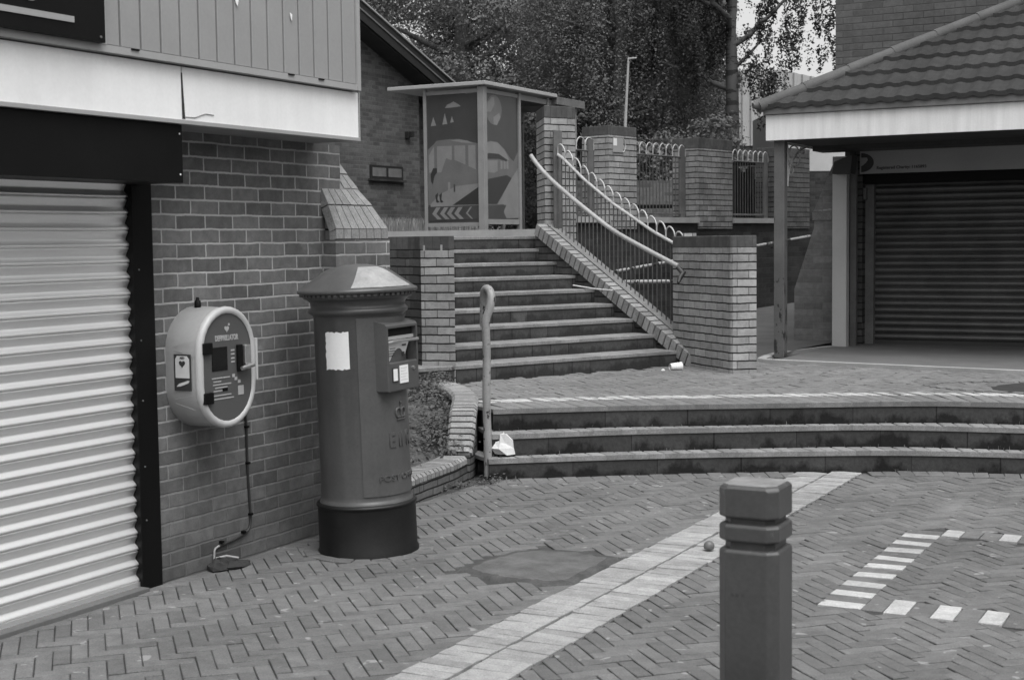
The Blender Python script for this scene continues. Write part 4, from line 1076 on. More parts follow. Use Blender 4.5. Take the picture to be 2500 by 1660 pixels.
# ---------------------------------------------------------------- bollard
bo = thing('bollard', 'chamfered square grey bollard with two grooved bands in the foreground', 'bollard', (-1.285, 3.852, 0))
def oct_(w, c): h = w/2; return [(-h+c, -h), (h-c, -h), (h, -h+c), (h, h-c), (h-c, h), (-h+c, h), (-h, h-c), (-h, -h+c)]
def ostack(mb, levels):
    vs = []
    for z, w, c in levels: vs += [(x, y, z) for x, y in oct_(w, c)]
    k = 8; fs = [(j*k+i, j*k+(i+1) % k, (j+1)*k+(i+1) % k, (j+1)*k+i) for j in range(len(levels)-1) for i in range(k)]
    fs += [tuple(range(k*(len(levels)-1), k*len(levels)))]
    return mb.add(vs, fs)
W_, C_ = .176, .027; zt = 1.028
o = ostack(MB(), [(-.02, W_, C_), (zt-.188, W_, C_), (zt-.180, W_-.014, C_-.002)]).build('shaft', 'bollard', bo); soft(o, .003)
o = ostack(MB(), [(zt-.19, W_-.030, C_-.004), (zt-.13, W_-.030, C_-.004)]).build('lower_groove', 'bollard', bo)
o = ostack(MB(), [(zt-.158, W_-.008, C_), (zt-.154, W_, C_), (zt-.116, W_, C_), (zt-.108, W_-.014, C_)]).build('ring_band', 'bollard', bo); soft(o, .003)
o = ostack(MB(), [(zt-.12, W_-.030, C_-.004), (zt-.08, W_-.030, C_-.004)]).build('upper_groove', 'bollard', bo)
o = ostack(MB(), [(zt-.092, W_-.010, C_), (zt-.088, W_, C_), (zt-.010, W_, C_), (zt, W_-.016, C_)]).build('cap', 'bollard', bo); soft(o, .004)
MT['paletop'] = paint('pale_top', .20, .8, .25, 14, .3)  # paler colour for the flat top of the bollard
MB().prism(oct_(W_-.022, C_-.003), zt+.0002, zt+.0012).build('pale_top', 'paletop', bo)
for ob_, lv in (('x', 0),): pass
MT['faintmark'] = paint('faint_mark', .05, .6, .2, 60, 0)
text('\u25aa\u25aa\u25aa', .02, (-.045, -W_/2-.0002, zt-.31), (R(90), 0, 0), 'faintmark', bo, 'moulded_mark', ext=.0004) if False else MB().bb(-.045, -.035, -W_/2-.0006, -W_/2, zt-.312, zt-.303).bb(-.030, -.020, -W_/2-.0006, -W_/2, zt-.312, zt-.303).bb(-.014, -.006, -W_/2-.0006, -W_/2, zt-.312, zt-.303).build('moulded_mark', 'faintmark', bo)

# ---------------------------------------------------------------- litter
bl = MB(); bl.add(*rock((-2.715, 7.334, .028), (.030, .030, .030), 5, 16, 12, .03)); bl.sm = [True]*len(bl.f)
o = bl.build('ball', 'ball'if 'ball' in MT else 'ink'); tag(o, 'small dull ball lying on the pale paving strip left of the bollard', 'ball')
bg_ = MB(); v_, f_ = rock((-4.925, 9.03, .222), (.085, .10, .095), 11, 9, 6, .28); bg_.add(v_, f_); o = bg_.build('paper_bag', 'bag')
tag(o, 'crumpled white paper bag on the first step beside the handrail post', 'paper bag')
cu = thing('paper_cup', 'white paper cup lying on its side at the foot of the squat pier', 'cup', (-4.93, 12.44, .525), R(34))
cu.rotation_euler = (0, R(90), R(50))
MB().lathe([(.028, -.06), (.030, -.058), (.040, .05), (.0425, .052), (.0425, .057), (.039, .055), (.028, -.05), (.001, -.05)], n=28).build('cup_wall', 'cup', cu)
m = MB(); [m.lathe([(.031+k*.0018, -.045+k*.02), (.0335+k*.0018, -.04+k*.02), (.0318+k*.0018, -.033+k*.02)], n=28) for k in range(4)]; m.each('cup_ridge', 'cup', cu)
o = MB().add(*rock((-5.02, 12.35, .495), (.018, .018, .012), 8)).build('litter_scrap', 'paper'); tag(o, 'tiny white scrap beside the paper cup', 'litter')
o = MB().tube([(-6.10, 12.66, 1.275), (-5.93, 12.80, 1.235), (-5.80, 12.95, 1.215)], [.006, .008, .006], 6).build('stick', 'stick'); tag(o, 'thin pale stick lying across the long stair', 'stick')

# ---------------------------------------------------------------- shop with tiled canopy on the right
sr = thing('charity_shop', 'dark shop front with sign and closed shutter under a tiled canopy, brick wall above', 'building')
MB().bb(-4.473, 9, 16.25, 20, 2.76, 8).build('upper_wall', 'tower', sr)
m = MB().bb(-4.34, -4.02, 16.18, 19, .49, 2.755).bb(-4.02, 9, 16.4, 19, .49, 2.755); m.build('lower_wall', 'tower', sr)
MB().bb(-4.22, -4.08, 15.95, 16.18, .49, 3.0).build('brick_reveal', 'pierdark', sr)
# sign
sb = MB().bb(-4.09, 9, 15.87, 15.90, 2.412, 2.662).build('sign_board', 'sign', sr)
m = MB(); cx, cz_ = -4.075, 2.535; K = 40
ell = [(cx+.150*math.cos(2*math.pi*i/K)*(.93), cz_+.105*math.sin(2*math.pi*i/K)) for i in range(K)]
ell = [p for p in ell if p[0] > -4.088]
m.prism(ell, 0, .003, M=Matrix(((1, 0, 0, 0), (0, 0, -1, 15.869), (0, 1, 0, 0), (0, 0, 0, 1)))); m.build('swoosh', 'signdark', sb)
e2_ = [(-4.088, 2.59), (-4.088, 2.490), (-4.055, 2.505), (-4.02, 2.535), (-4.0, 2.565), (-4.01, 2.59)]
MB().prism(e2_, 0, .003, M=Matrix(((1, 0, 0, 0), (0, 0, -1, 15.865), (0, 1, 0, 0), (0, 0, 0, 1)))).build('swoosh_inner', 'sign', sb)
text('Registered Charity: 1165893', .0455, (-3.905, 15.868, 2.458), (R(90), 0, R(0)), 'ink', sb, bold=.0008, scale=(1.03, 1))
# shutter
m = MB(); prof = []; pitch = .0752; nsl = 25
for i in range(nsl):
    for k in range(7):
        a = math.pi*k/6; prof.append((16.17-.017*math.sin(a), .55+i*pitch+pitch*.93*k/6))
    prof.append((16.178, .55+(i+.965)*pitch))
k = len(prof); vs = [(x, y, z) for x in (-4.0, 9) for y, z in prof]
shu = thing('roller_shutter', 'dark roller shutter closing the shop under the tiled canopy', 'shutter')
m.add(vs, [(k+i, i, i+1, k+i+1) for i in range(k-1)], .5, True).build('slats', 'dkshutter', shu)
MB().bb(-4.0, 9, 16.14, 16.18, .50, .55).build('bottom_rail', 'signdark', shu)
soft(MB().bb(-4.115, -3.985, 16.08, 16.2, .49, 2.42).build('guide', 'flatpost', shu), .004)
MB().bb(-4.05, 9, 15.93, 16.16, 2.30, 2.60).build('shutter_box', 'black', shu)
soft(MB().bb(-4.13, -4.05, 15.99, 16.07, 2.13, 2.26).build('alarm_box', 'flatpost', sr), .004)
wp = thing('shop_post', 'pale square post left of the dark shop front under the canopy', 'post')
soft(MB().bb(-4.325, -4.165, 15.60, 15.72, .49, 2.60).build('post', 'whitepost', wp), .006)
MB().bb(-4.18, -4.11, 15.80, 15.86, .49, 2.60).build('inner_post', 'flatpost', wp)
lb = thing('wall_lamp', 'dark angular lamp hanging in the canopy corner by the shop sign', 'lamp')
MB().prism([(0, 0), (.20, 0), (.22, .20), (.02, .13)], 0, .22, M=Matrix.Translation((-4.26, 15.35, 2.40)) @ Matrix(((1, 0, 0, 0), (0, 0, 1, 0), (0, 1, 0, 0), (0, 0, 0, 1)))).build('housing', 'signdark', lb)
# canopy
cn = thing('tiled_canopy', 'hipped canopy of wavy dark tiles over a stained white fascia', 'canopy')
CX, CY, CZ0, CZ1 = -4.565, 14.0, 2.695, 2.952
soft(MB().bb(CX, 9, CY, CY+.03, CZ0, CZ1).bb(CX, CX+.03, CY+.031, 15.70, CZ0, CZ1).build('fascia', 'white2', cn), .003)
MB().bb(CX-.015, 9, CY-.035, CY+.05, CZ1+.003, 3.02).bb(CX-.03, CX+.05, CY+.051, 15.7, CZ1+.003, 3.02).build('gutter', 'eave', cn)
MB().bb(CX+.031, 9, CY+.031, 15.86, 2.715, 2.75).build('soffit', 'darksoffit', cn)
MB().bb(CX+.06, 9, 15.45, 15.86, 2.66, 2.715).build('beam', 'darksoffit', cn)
slp = 1.127/2.116; rows = 11; ga = .35*math.cos(math.atan(slp)); tl = MB(); wp_ = .172
def rz_(y): return 3.035+(y-CY)*slp
for r_ in range(rows):
    y0 = CY-.05+r_*ga; y1 = y0+ga+.05; x = CX+max(0, (y0-CY))-.04
    xs = []; 
    while x < 4.5: xs.append(x); x += wp_/8
    vs = []
    for (yy, lift) in ((y0, .030), (y0, .052), (y1, .004)):
        for x in xs:
            cut = CX+(yy-CY)
            xx = max(x, cut-.02)
            w_ = .011*max(-.45, math.sin(2*math.pi*x/wp_)) if lift > .02 or True else 0
            vs.append((xx, yy, rz_(yy)+(lift if lift != .030 else .006)+w_))
    k = len(xs)
    for i in range(k-1):
        t_ = (math.floor((xs[i])/ (wp_*2))*7.31+r_*3.7) % 1
        tl.add([vs[i], vs[i+1], vs[k+i+1], vs[k+i]], [(0, 1, 2, 3)], t_, False)
        tl.add([vs[k+i], vs[k+i+1], vs[2*k+i+1], vs[2*k+i]], [(0, 1, 2, 3)], t_, True)
tl.build('tiles', 'tile', cn)
# left side slope, same pitch
tl = MB()
for r_ in range(rows):
    x0 = CX-.05+r_*ga; x1 = x0+ga+.05; f = lambda x: 3.035+(x-CX)*slp
    y00 = CY+(x0-CX); 
    tl.add([(x0, y00, f(x0)+.04), (x0, 19, f(x0)+.04), (x1, 19, f(x1)+.005), (x1, CY+(x1-CX), f(x1)+.005)], [(3, 2, 1, 0)], random.random())
    tl.add([(x0, y00, f(x0)-.004), (x0, 19, f(x0)-.004), (x0, 19, f(x0)+.04), (x0, y00, f(x0)+.04)], [(0, 1, 2, 3)], .5)
tl.build('side_tiles', 'tile', cn)
m = MB(); L = 3.6; k = 10
for i in range(k):
    a = i/k*L; b_2 = (i+1)/k*L+.02
    m.tube([(CX-.06+a, CY-.06+a, rz_(CY-.06+a)+.030), (CX-.06+b_2, CY-.06+b_2, rz_(CY-.06+b_2)+.024)], [.066, .064], 14)
m.build('hip_tiles', 'hip', cn)
MB().tube([(CX-.10, CY-.10, 3.045), (CX-.05, CY-.05, 3.06)], [.03, .06], 10).build('hip_end', 'eave', cn)
cp = thing('canopy_post', 'slim steel canopy post with peeling paint and iron bracket', 'post')
soft(MB().bb(-4.505, -4.395, 14.075, 14.185, .49, 2.70).build('post', 'canopypost', cp), .006)
br = MB(); X = -4.40; y0, zt_ = 14.19, 2.672
br.tube([(X, y0+.01, 2.24), (X, y0+.01, zt_)], .009, 6).tube([(X, y0, zt_-.005), (X, y0+.88, zt_-.005)], .009, 6)
br.tube([(X, y0+.01+.86*(1-math.cos(a)), 2.24+.44*math.sin(a)) for a in [math.pi/2*i/12 for i in range(13)]], .011, 6)
for (cy_, cz2, r_) in ((y0+.24, zt_-.115, .105), (y0+.12, zt_-.268, .050), (y0+.52, zt_-.045, .036)):
    br.tube([(X, cy_+1.9*r_*math.cos(2*math.pi*i/20), cz2+r_*math.sin(2*math.pi*i/20)) for i in range(21)], .008, 6, caps=False)
br.build('bracket', 'hoop', cp)
# splayed buttress beside the right shop
bu = thing('brick_buttress', 'battered brick buttress with sloping brick top beside the canopy', 'buttress')
XZ = Matrix(((1, 0, 0, 0), (0, 0, -1, 0), (0, 1, 0, 0), (0, 0, 0, 1)))
def xzp(poly, y0, y1): return MB().prism(poly, -y1, -y0, M=XZ)
YB = 15.85
xzp([(-4.83, .45), (-4.34, .45), (-4.34, 1.905), (-4.60, 1.905), (-4.60, 1.83), (-4.83, 1.13)], YB, 16.6).build('battered_base', 'batter', bu)
xzp([(-4.615, 1.907), (-4.34, 1.907), (-4.34, 2.02), (-4.615, 2.00)], YB-.02, 16.6).build('lip_course', 'coping_dk', bu)
m = MB()
for k_ in range(5):
    x0 = -4.61+k_*.054; h_ = 2.02+.11*k_*1.12
    m.add([(x0+.003, YB-.015, 2.01), (x0+.051, YB-.015, 2.01), (x0+.051+.02, YB+.28, min(2.62, h_+.13)), (x0+.003+.02, YB+.28, h_)], [(0, 1, 2, 3)], random.random())
m.build('sloped_bricks', 'tumble', bu)
xzp([(-4.61, 2.0), (-4.34, 2.0), (-4.34, 2.60), (-4.36, 2.60)], YB+.0, 16.6).build('core', 'batter', bu)

# ---------------------------------------------------------------- bus shelter
D0 = Vector((-9.75, 19.24)); 
bs = thing('bus_shelter', 'metal framed bus shelter with cartoon bus picture panels at the head of the stair', 'bus shelter', (-11.78, 19.19, 1.86))
sx, sy = 1.02, 3.35; H0 = 2.225
# local: corner post at (sx,0); end panel along -x, long side along +y
for (x, y, w) in ((0.0, 0, .055), (sx, 0, .11), (sx, 1.18, .07), (sx, 2.2, .07), (sx, 3.25, .07), (0.0, 3.25, .055)):
    soft(MB().box((x, y, H0/2), (w, w, H0)).build('post', 'shelter', bs), .006)
rf = soft(MB().bb(-.62, sx+.13, -.13, 2.35, H0+.01, H0+.068).build('roof', 'shelterroof', bs), .008)
soft(MB().bb(-.55, sx+.12, 2.352, 3.45, H0-.10, H0+.03).build('roof_end', 'flatpost', bs), .006)
MB().tube([(sx-.1, 2.5, H0+.03), (sx-.1, 2.5, H0+.08)], [.05, .09], 12).build('roof_vent', 'shelter', bs)
m = MB().bb(.03, sx-.056, -.018, .018, H0-.09, H0-.03).bb(.03, sx-.056, -.018, .018, .09, .15)
m.bb(sx-.018, sx+.018, .056, 1.145, H0-.09, H0-.03).bb(sx-.018, sx+.018, .056, 1.145, .12, .2).bb(sx-.018, sx+.018, 1.216, 2.164, H0-.11, H0-.03).bb(sx-.018, sx+.018, 2.236, 3.214, H0-.11, H0-.03); m.each('rail', 'shelter', bs)
MB().box((sx, .62, .06), (.05, .05, .12)).build('foot', 'flatpost', bs)
gl = MB().bb(.03, sx-.056, -.004, .004, .15, H0-.09).build('end_panel', 'art_dark', bs)
gl2 = MB().bb(sx-.004, sx+.004, .056, 1.145, .2, H0-.09).build('side_panel', 'art_dark', bs)
MB().bb(sx-.004, sx+.004, 2.236, 3.214, .2, H0-.11).build('side_panel', 'glass', bs)
# picture on the end panel (x from left, z up), flat vinyl shapes
def shp(poly, mat, name, lay=0, side=0):
    if side == 0:
        Mx = Matrix(((1, 0, 0, 0), (0, 0, -1, -.0045-lay*.0012), (0, 1, 0, 0), (0, 0, 0, 1))); par = gl
    else:
        Mx = Matrix(((0, 0, 1, sx+.0045+lay*.0012), (1, 0, 0, 0), (0, 1, 0, 0), (0, 0, 0, 1))); par = gl2
    return MB().prism(poly, 0, .001, M=Mx).build(name, mat, par)
def ep(X, Y):   # zoomed photo coordinates of the end panel -> panel metres
    return (.03+(X-152)/(640-152)*(sx-.086), .15+(1365-Y)/(1365-185+ (640-X)*-.02)*(H0-.24))
def sp(X, Y):
    f = (X-715)/(1000-715); return (.056+f*1.09, .2+(1345+15*f-Y)/(1345-150-25*f)*(H0-.29))
def E_(L): return [ep(*p) for p in L]
def S_(L): return [sp(*p) for p in L]
shp(E_([(325, 315), (345, 285), (375, 275), (405, 258), (435, 275), (465, 295), (472, 305), (400, 312)]), 'art_light', 'cloud')
for (x, y0, y1, w) in ((213, 390, 475, 26), (322, 360, 465, 24), (389, 390, 450, 17)): shp(E_([(x-w, y1), (x, y0), (x+w, y1-4)]), 'art_light', 'tree_shape')
shp(E_([(155, 1200), (155, 690), (215, 640), (240, 610), (370, 600), (450, 600), (580, 635), (640, 650), (640, 1200)]), 'art_mid', 'bus_outline')
shp(E_([(370, 612), (450, 604), (530, 618), (585, 645), (480, 635)]), 'art_light', 'bus_roof', 1)
for x0, x1 in ((165, 215), (243, 383), (408, 510), (538, 605)): shp(E_([(x0, 900), (x0, 660 if x0 > 200 else 740), (x1, 662), (x1, 900)]), 'art_light', 'bus_window', 1)
shp(E_([(270, 930), (330, 770), (370, 790), (400, 785), (560, 860), (640, 900), (640, 1030), (300, 1090), (175, 1205), (175, 1180)]), 'art_mid', 'hill_shape', 2)
shp(E_([(175, 1330), (175, 1190), (270, 1100), (420, 1030), (640, 1010), (640, 1330)]), 'art_light', 'pavement_shape', 3)
shp(E_([(385, 1203), (640, 1035), (640, 1203)]), 'art_black', 'road_shape', 4)
shp(E_([(180, 920), (205, 860), (240, 860), (240, 900), (215, 930), (200, 1005), (185, 985)]), 'art_black', 'dark_figure', 4)
for x in (230, 268): shp(E_([(x, 1170), (x-8, 1110), (x+18, 1085), (x+12, 1150), (x+32, 1172), (x+10, 1178)]), 'art_black', 'boot_shape', 5)
for (x, w, h) in ((355, 22, 90), (405, 14, 70)): shp(E_([(x-w/2, 1082), (x-w/2, 1082-h), (x+w/2, 1082-h), (x+w/2, 1082)]), 'art_light' if w > 20 else 'art_dark', 'small_block', 5)
shp(E_([(152, 1345), (152, 1215), (640, 1208), (640, 1335)]), 'art_dark', 'border_band', 5)
for x in (190, 265, 330, 400, 510):
    w = 40 if x < 450 else 16
    shp(E_([(x, 1280), (x+40, 1222), (x+40+w, 1222), (x+w, 1280), (x+50+w, 1332), (x+50, 1332)]), 'art_light', 'chevron', 6)
shp(E_([(515, 196), (515, 182), (590, 180), (590, 192)]), 'art_mid', 'small_print', 1)
text('BUS', .1, (ep(520, 1300)[0], -.0125, ep(520, 1300)[1]), (R(90), 0, 0), 'art_mid', gl) if False else None
# side panel
c_ = [(850*1 if False else 795+70*math.cos(a)*.95, 310+140*math.sin(a)) for a in [2*math.pi*i/24 for i in range(24)]]
shp(S_(c_), 'art_mid', 'moon_shape', 0, 1)
shp(S_([(735, 330), (745, 240), (775, 195), (800, 190), (800, 260), (770, 330)]), 'art_light', 'moon_light', 1, 1)
shp(S_([(790, 380), (840, 340), (850, 380), (820, 455), (790, 450)]), 'art_light', 'moon_light', 1, 1)
shp(S_([(722, 1200), (722, 620), (760, 605), (820, 615), (880, 680), (925, 760), (960, 800), (1000, 700), (1000, 1345), (722, 1345)]), 'art_mid', 'bus_outline', 1, 1)
shp(S_([(722, 720), (722, 622), (770, 610), (825, 622), (880, 690), (925, 790), (830, 750)]), 'art_light', 'bus_roof', 2, 1)
shp(S_([(735, 900), (735, 790), (820, 790), (820, 890), (790, 910)]), 'art_light', 'bus_window', 2, 1)
shp(S_([(725, 745), (745, 720), (830, 728), (900, 780), (900, 800), (830, 775), (740, 775)]), 'art_black', 'bus_front', 3, 1)
for x in (845, 872, 896): shp(S_([(x, 870), (x, 790), (x+18, 800), (x+18, 872)]), 'art_light', 'bus_window', 2, 1)
shp(S_([(722, 1203), (722, 970), (900, 930), (940, 960), (810, 1205)]), 'art_black', 'road_shape', 3, 1)
shp(S_([(815, 1210), (940, 960), (1000, 860), (1000, 1345), (870, 1345), (870, 1210)]), 'art_light', 'pavement_shape', 4, 1)
shp(S_([(722, 1345), (722, 1215), (890, 1218), (865, 1280), (890, 1345)]), 'art_dark', 'border_band', 5, 1)

# ---------------------------------------------------------------- unseen shop row, added as something dark for the left shutter to reflect
op = thing('unseen_shop_row', 'plain unseen brick shop row, added for the left shutter to reflect', 'building')
MB().bb(8.5, 16, -14, 11.5, 0, 5.2).build('wall', 'tower', op)
MB().bb(8.40, 8.498, -13.6, 11.0, .4, 2.6).each('unseen_shop_window', 'pane', op)
MB().bb(8.1, 8.498, -14, 11.5, 2.7, 3.3).build('fascia', 'sign', op)
# ---------------------------------------------------------------- background buildings
XG = -14.9
gb_ = thing('gabled_building', 'brick building with a dark sloping gable roof beyond the bus shelter', 'building')
YZ = Matrix(((0, 0, 1, 0), (1, 0, 0, 0), (0, 1, 0, 0), (0, 0, 0, 1)))
def yzp(poly, x0, x1): return MB().prism(poly, x0, x1, M=YZ)
yzp([(10, 1.7), (24.03, 1.7), (24.03, 5.30), (14, 8.9), (10, 8.9)], XG-8, XG).build('wall', 'farwall', gb_)
yzp([(24.032, 1.7), (25.6, 1.7), (25.6, 4.75), (24.032, 5.29)], XG-8, XG-.35).build('side_wing', 'farwall', gb_)
def verge(off, th2, x0, x1, mat, name):
    d = Vector((1, -.359)).normalized(); n_ = Vector((-d.y, d.x)); a = Vector((14, 6.034+.359*7.433))+n_*off; b2 = a+d*13.0
    return yzp([tuple(a), tuple(b2), tuple(b2+n_*th2), tuple(a+n_*th2)], x0, x1).build(name, mat, gb_)
verge(-.36, .32, XG-8, XG+.40, 'roofdark', 'roof'); verge(-.34, .15, XG+.402, XG+.45, 'barge', 'barge_board'); verge(-.185, .03, XG+.402, XG+.47, 'flatpost', 'verge'); verge(-.15, .11, XG+.36, XG+.46, 'barge', 'barge_board'); verge(-.035, .03, XG+.36, XG+.49, 'verge', 'verge_tile')
wn_ = MB().bb(XG+.0, XG+.03, 22.25, 23.37, 2.91, 3.165).build('window', 'barge', gb_)
MB().bb(XG+.03, XG+.034, 22.31, 22.77, 2.955, 3.12).bb(XG+.03, XG+.034, 22.85, 23.31, 2.955, 3.12).each('pane', 'pane', wn_)
MB().bb(XG+.0, XG+.07, 22.2, 23.42, 2.87, 2.908).build('sill', 'retain', wn_)
wl = MB().bb(XG, XG+.07, 23.5, 23.58, 3.72, 3.85).bb(XG+.02, XG+.12, 23.55, 23.66, 3.75, 3.85).build('wall_lamp', 'barge', gb_)
ib = thing('industrial_building', 'tall pale corrugated building with brick base far behind the railings', 'building')
# corrugated sheet facing the camera at about 45 m
ca, sa = math.cos(R(28)), math.sin(R(28))
def fb(xc, D, z=0): return Vector((xc*math.cos(th)-D*math.sin(th), xc*math.sin(th)+D*math.cos(th), z))
m = MB(); D = 45; xs = [7.05+.045*i for i in range(270)]; vs = []
for z in (4.6, 6.95):
    for i, x in enumerate(xs): vs.append(fb(x, D+(.03 if (i//3) % 2 else -.03), z - (max(0, x-8.5)*.22 if z > 5 else 0)))
k = len(xs); m.add(vs, [(i, i+1, k+i+1, k+i) for i in range(k-1)]); m.build('corrugated_cladding', 'indust', ib)
q = [fb(7.05, D+.1), fb(19, D+.1), fb(19, D+20), fb(7.05, D+20)]
MB().prism([tuple(v.xy) for v in q], 1.7, 4.6).build('brick_base', 'farwall', ib)
MB().prism([tuple(v.xy) for v in q], 4.61, [6.9, 4.5+.11, 4.5+.11, 6.9]).build('roof_mass', 'indust', ib)
ob_ = thing('outbuilding', 'small dark outbuilding with a pale upper panel seen under the canopy', 'building')
q = [fb(5.6, 29), fb(9, 29), fb(9, 33), fb(5.6, 33)]; MB().prism([tuple(v.xy) for v in q], .5, 3.05).build('dark_wall', 'retain', ob_)
MB().prism([tuple(v.xy) for v in q], 3.052, 4.4).build('pale_panel', 'pale', ob_)
gw = thing('garden_wall', 'low grey wall across the yard behind the hoop railings', 'wall')
q = [fb(.9, 25), fb(4.3, 25.6), fb(4.3, 25.8), fb(.9, 25.2)]; MB().prism([tuple(v.xy) for v in q], 1.7, 2.75).build('wall', 'farwall', gw)
MB().box(fb(2.6, 23.5, 2.25), (1.6, .06, .06), R(30)).build('x', 'black', gw).name = 'dark_rail'
lbn = thing('litter_bin', 'black slatted litter bin on two legs behind the railing right of the widest pier', 'litter bin')
c0 = fl(4.38, -.6); 
m = MB(); 
for k_ in range(8):
    x_ = -.28+k_*.08; pc_ = c0+FD*x_; m.box((pc_.x, pc_.y, 2.42-(.04 if 1 < k_ < 6 else 0)-(.05 if 2 < k_ < 5 else 0)), (.05, .05, .78), R(79))
m.each('slat', 'bin', lbn)
m = MB()
for x_ in (-.16, .20): pc_ = c0+FD*x_; m.box((pc_.x, pc_.y, 2.1), (.05, .05, .7), R(79))
m.each('leg', 'bin', lbn); MB().box((c0.x, c0.y, 2.84), (.30, .30, .05), R(79)).build('lid', 'black', lbn)
po = thing('lamp_column', 'slim pale pole with a small head rising behind the noticed brick pier', 'pole')
pb_ = fb(1.90, 23.5); MB().tube([(pb_.x, pb_.y, 1.7), (pb_.x, pb_.y, 3.6), (pb_.x+.05, pb_.y+.03, 4.62)], [.03, .026, .018], 10).build('column', 'pole', po)
MB().tube([(pb_.x+.05, pb_.y+.03, 4.60), (pb_.x+.05, pb_.y+.03, 4.66), (pb_.x+.17, pb_.y+.09, 4.67)], [.022, .022, .012], 8).build('head', 'pole', po)

# ---------------------------------------------------------------- trees and plants
def leaves(name, mat, parent, blobs, size, per, seed, droop=0, jitter=.5, hang=False):
    """leaf faces scattered through many small clumps; blobs: (centre, radii, clumps)"""
    rg = random.Random(seed); vs = []; fs = []; tn = []
    for (c, r, nc) in blobs:
        for _ in range(nc):
            while True:
                d = Vector((rg.uniform(-1, 1), rg.uniform(-1, 1), rg.uniform(-1, 1)))
                if .35 < d.length < 1: break
            d = d.normalized()*(d.length**.5)
            cc = Vector((c[0]+d.x*r[0], c[1]+d.y*r[1], c[2]+d.z*r[2])); cr = rg.uniform(.6, 1.3)*jitter; tone = rg.uniform(.2, .8)
            for _2 in range(per):
                if hang:
                    h_ = rg.random()**1.2
                    o_ = Vector((rg.gauss(0, cr*.20*(1-h_*.5)), rg.gauss(0, cr*.20*(1-h_*.5)), -h_*cr*2.0))
                    nn_ = Vector((o_.x*3+rg.gauss(0, .3), o_.y*3+rg.gauss(0, .3), .45*cr+rg.gauss(0, .3)))
                else:
                    u_ = Vector((rg.gauss(0, 1), rg.gauss(0, 1), rg.gauss(0, 1))).normalized(); k_ = rg.random()**.45
                    o_ = Vector((u_.x, u_.y, u_.z*.6))*cr*k_; o_.z -= .35*(o_.x**2+o_.y**2)
                    nn_ = u_*.9+Vector((0, 0, .55))+Vector((rg.gauss(0, 1), rg.gauss(0, 1), rg.gauss(0, 1)))*.24
                p = cc+o_; s_ = size*rg.uniform(.6, 1.3)
                if nn_.length < 1e-3: nn_ = Vector((0, 0, 1))
                nn_.normalize(); a = nn_.orthogonal().normalized(); a = Matrix.Rotation(rg.uniform(0, 6.28), 3, nn_) @ a; b2 = nn_.cross(a)
                i = len(vs); vs += [p-a*s_*.5, p+b2*s_*.30, p+a*s_*.5, p-b2*s_*.30]; fs.append((i, i+1, i+2, i+3)); tn.append(min(1, max(0, tone+rg.uniform(-.07, .07))))
    me = bpy.data.meshes.new(name); me.from_pydata(vs, [], fs); me.update()
    at = me.attributes.new('tone', 'FLOAT', 'FACE'); at.data.foreach_set('value', tn); me.materials.append(MT[mat])
    o = bpy.data.objects.new(name, me); COL.objects.link(o)
    if parent: o.parent = parent
    return o
def limb(m, a, b, r0, r1, rg, k=6, wob=.12):
    pts = []; rs = []
    for i in range(k+1):
        t_ = i/k; p = a.lerp(b, t_)+Vector((rg.uniform(-1, 1), rg.uniform(-1, 1), 0))*wob*(0 if i in (0, k) else 1); pts.append(p); rs.append(r0+(r1-r0)*t_)
    m.tube(pts, rs, 9); return pts
def tree(name, label, xc, D, z0, z1, zc, rad, rz_, clumps, size, per, mat, bark, seed, tr=.2, jitter=.5, hang=False, extra=(), group=None):
    b0 = fb(xc, D, z0); t = thing(name, label, 'tree', b0, 0, group); rg = random.Random(seed)
    m = MB(); topz = z1-z0; limb(m, Vector((0, 0, -.2)), Vector((.1, 0, topz*.8)), tr, tr*.35, rg, 8, .06)
    for k_ in range(9):
        a = rg.uniform(0, 6.28); h = topz*rg.uniform(.3, .7); limb(m, Vector((0, 0, h)), Vector((math.cos(a)*rad*.8, math.sin(a)*rad*.8, h+rg.uniform(.3, 1.6))), tr*.35, .02, rg, 5, .15)
    m.build('trunk', bark, t)
    bl_ = [((0, 0, zc-z0), (rad, rad, rz_), clumps)]+[((e[0], e[1], e[2]-z0), e[3], e[4]) for e in extra]
    leaves('crown', mat, t, bl_, size, per, seed+1, jitter=jitter, hang=hang)
    return t
def offs(dx, dd): v = fb(dx, dd)-fb(0, 0); return (v.x, v.y)
tree('broadleaf_tree', 'large light leaved broadleaf tree behind the bus shelter roof', -1.1, 33, 1.8, 10.5, 6.3, 3.0, 4.3, 330, .075, 420, 'leaf_a', 'bark', 21, .25, .95)
tree('broadleaf_tree', 'dark broadleaf tree behind the gable roof edge', -5.0, 40, 1.8, 12, 7.5, 3.4, 5.4, 260, .09, 300, 'leaf_a', 'bark', 31, .25, 1.1)
tree('broadleaf_tree', 'shaded dark tree filling the gap above the shelter', 1.2, 39, 1.8, 12, 7.0, 3.2, 5.6, 560, .10, 220, 'leaf_d', 'bark', 37, .25, .7)
tree('feathery_tree', 'fine leaved drooping tree behind the slim pole and the noticed pier', 2.15, 29, 1.8, 9, 5.6, 2.0, 3.7, 460, .055, 290, 'leaf_b', 'bark', 41, .2, .7, hang=True)
tree('broadleaf_tree', 'far dark tree filling the gap behind the slim pole', 3.2, 40, 1.8, 12, 6.5, 3.0, 5.4, 420, .11, 200, 'leaf_d', 'bark', 97, .25, .7)
tree('feathery_tree', 'dense dark drooping tree between the slim pole and the birch trunk', 3.5, 31.5, 1.8, 9, 5.0, 1.3, 3.6, 460, .06, 200, 'leaf_d', 'bark', 47, .2, .5)
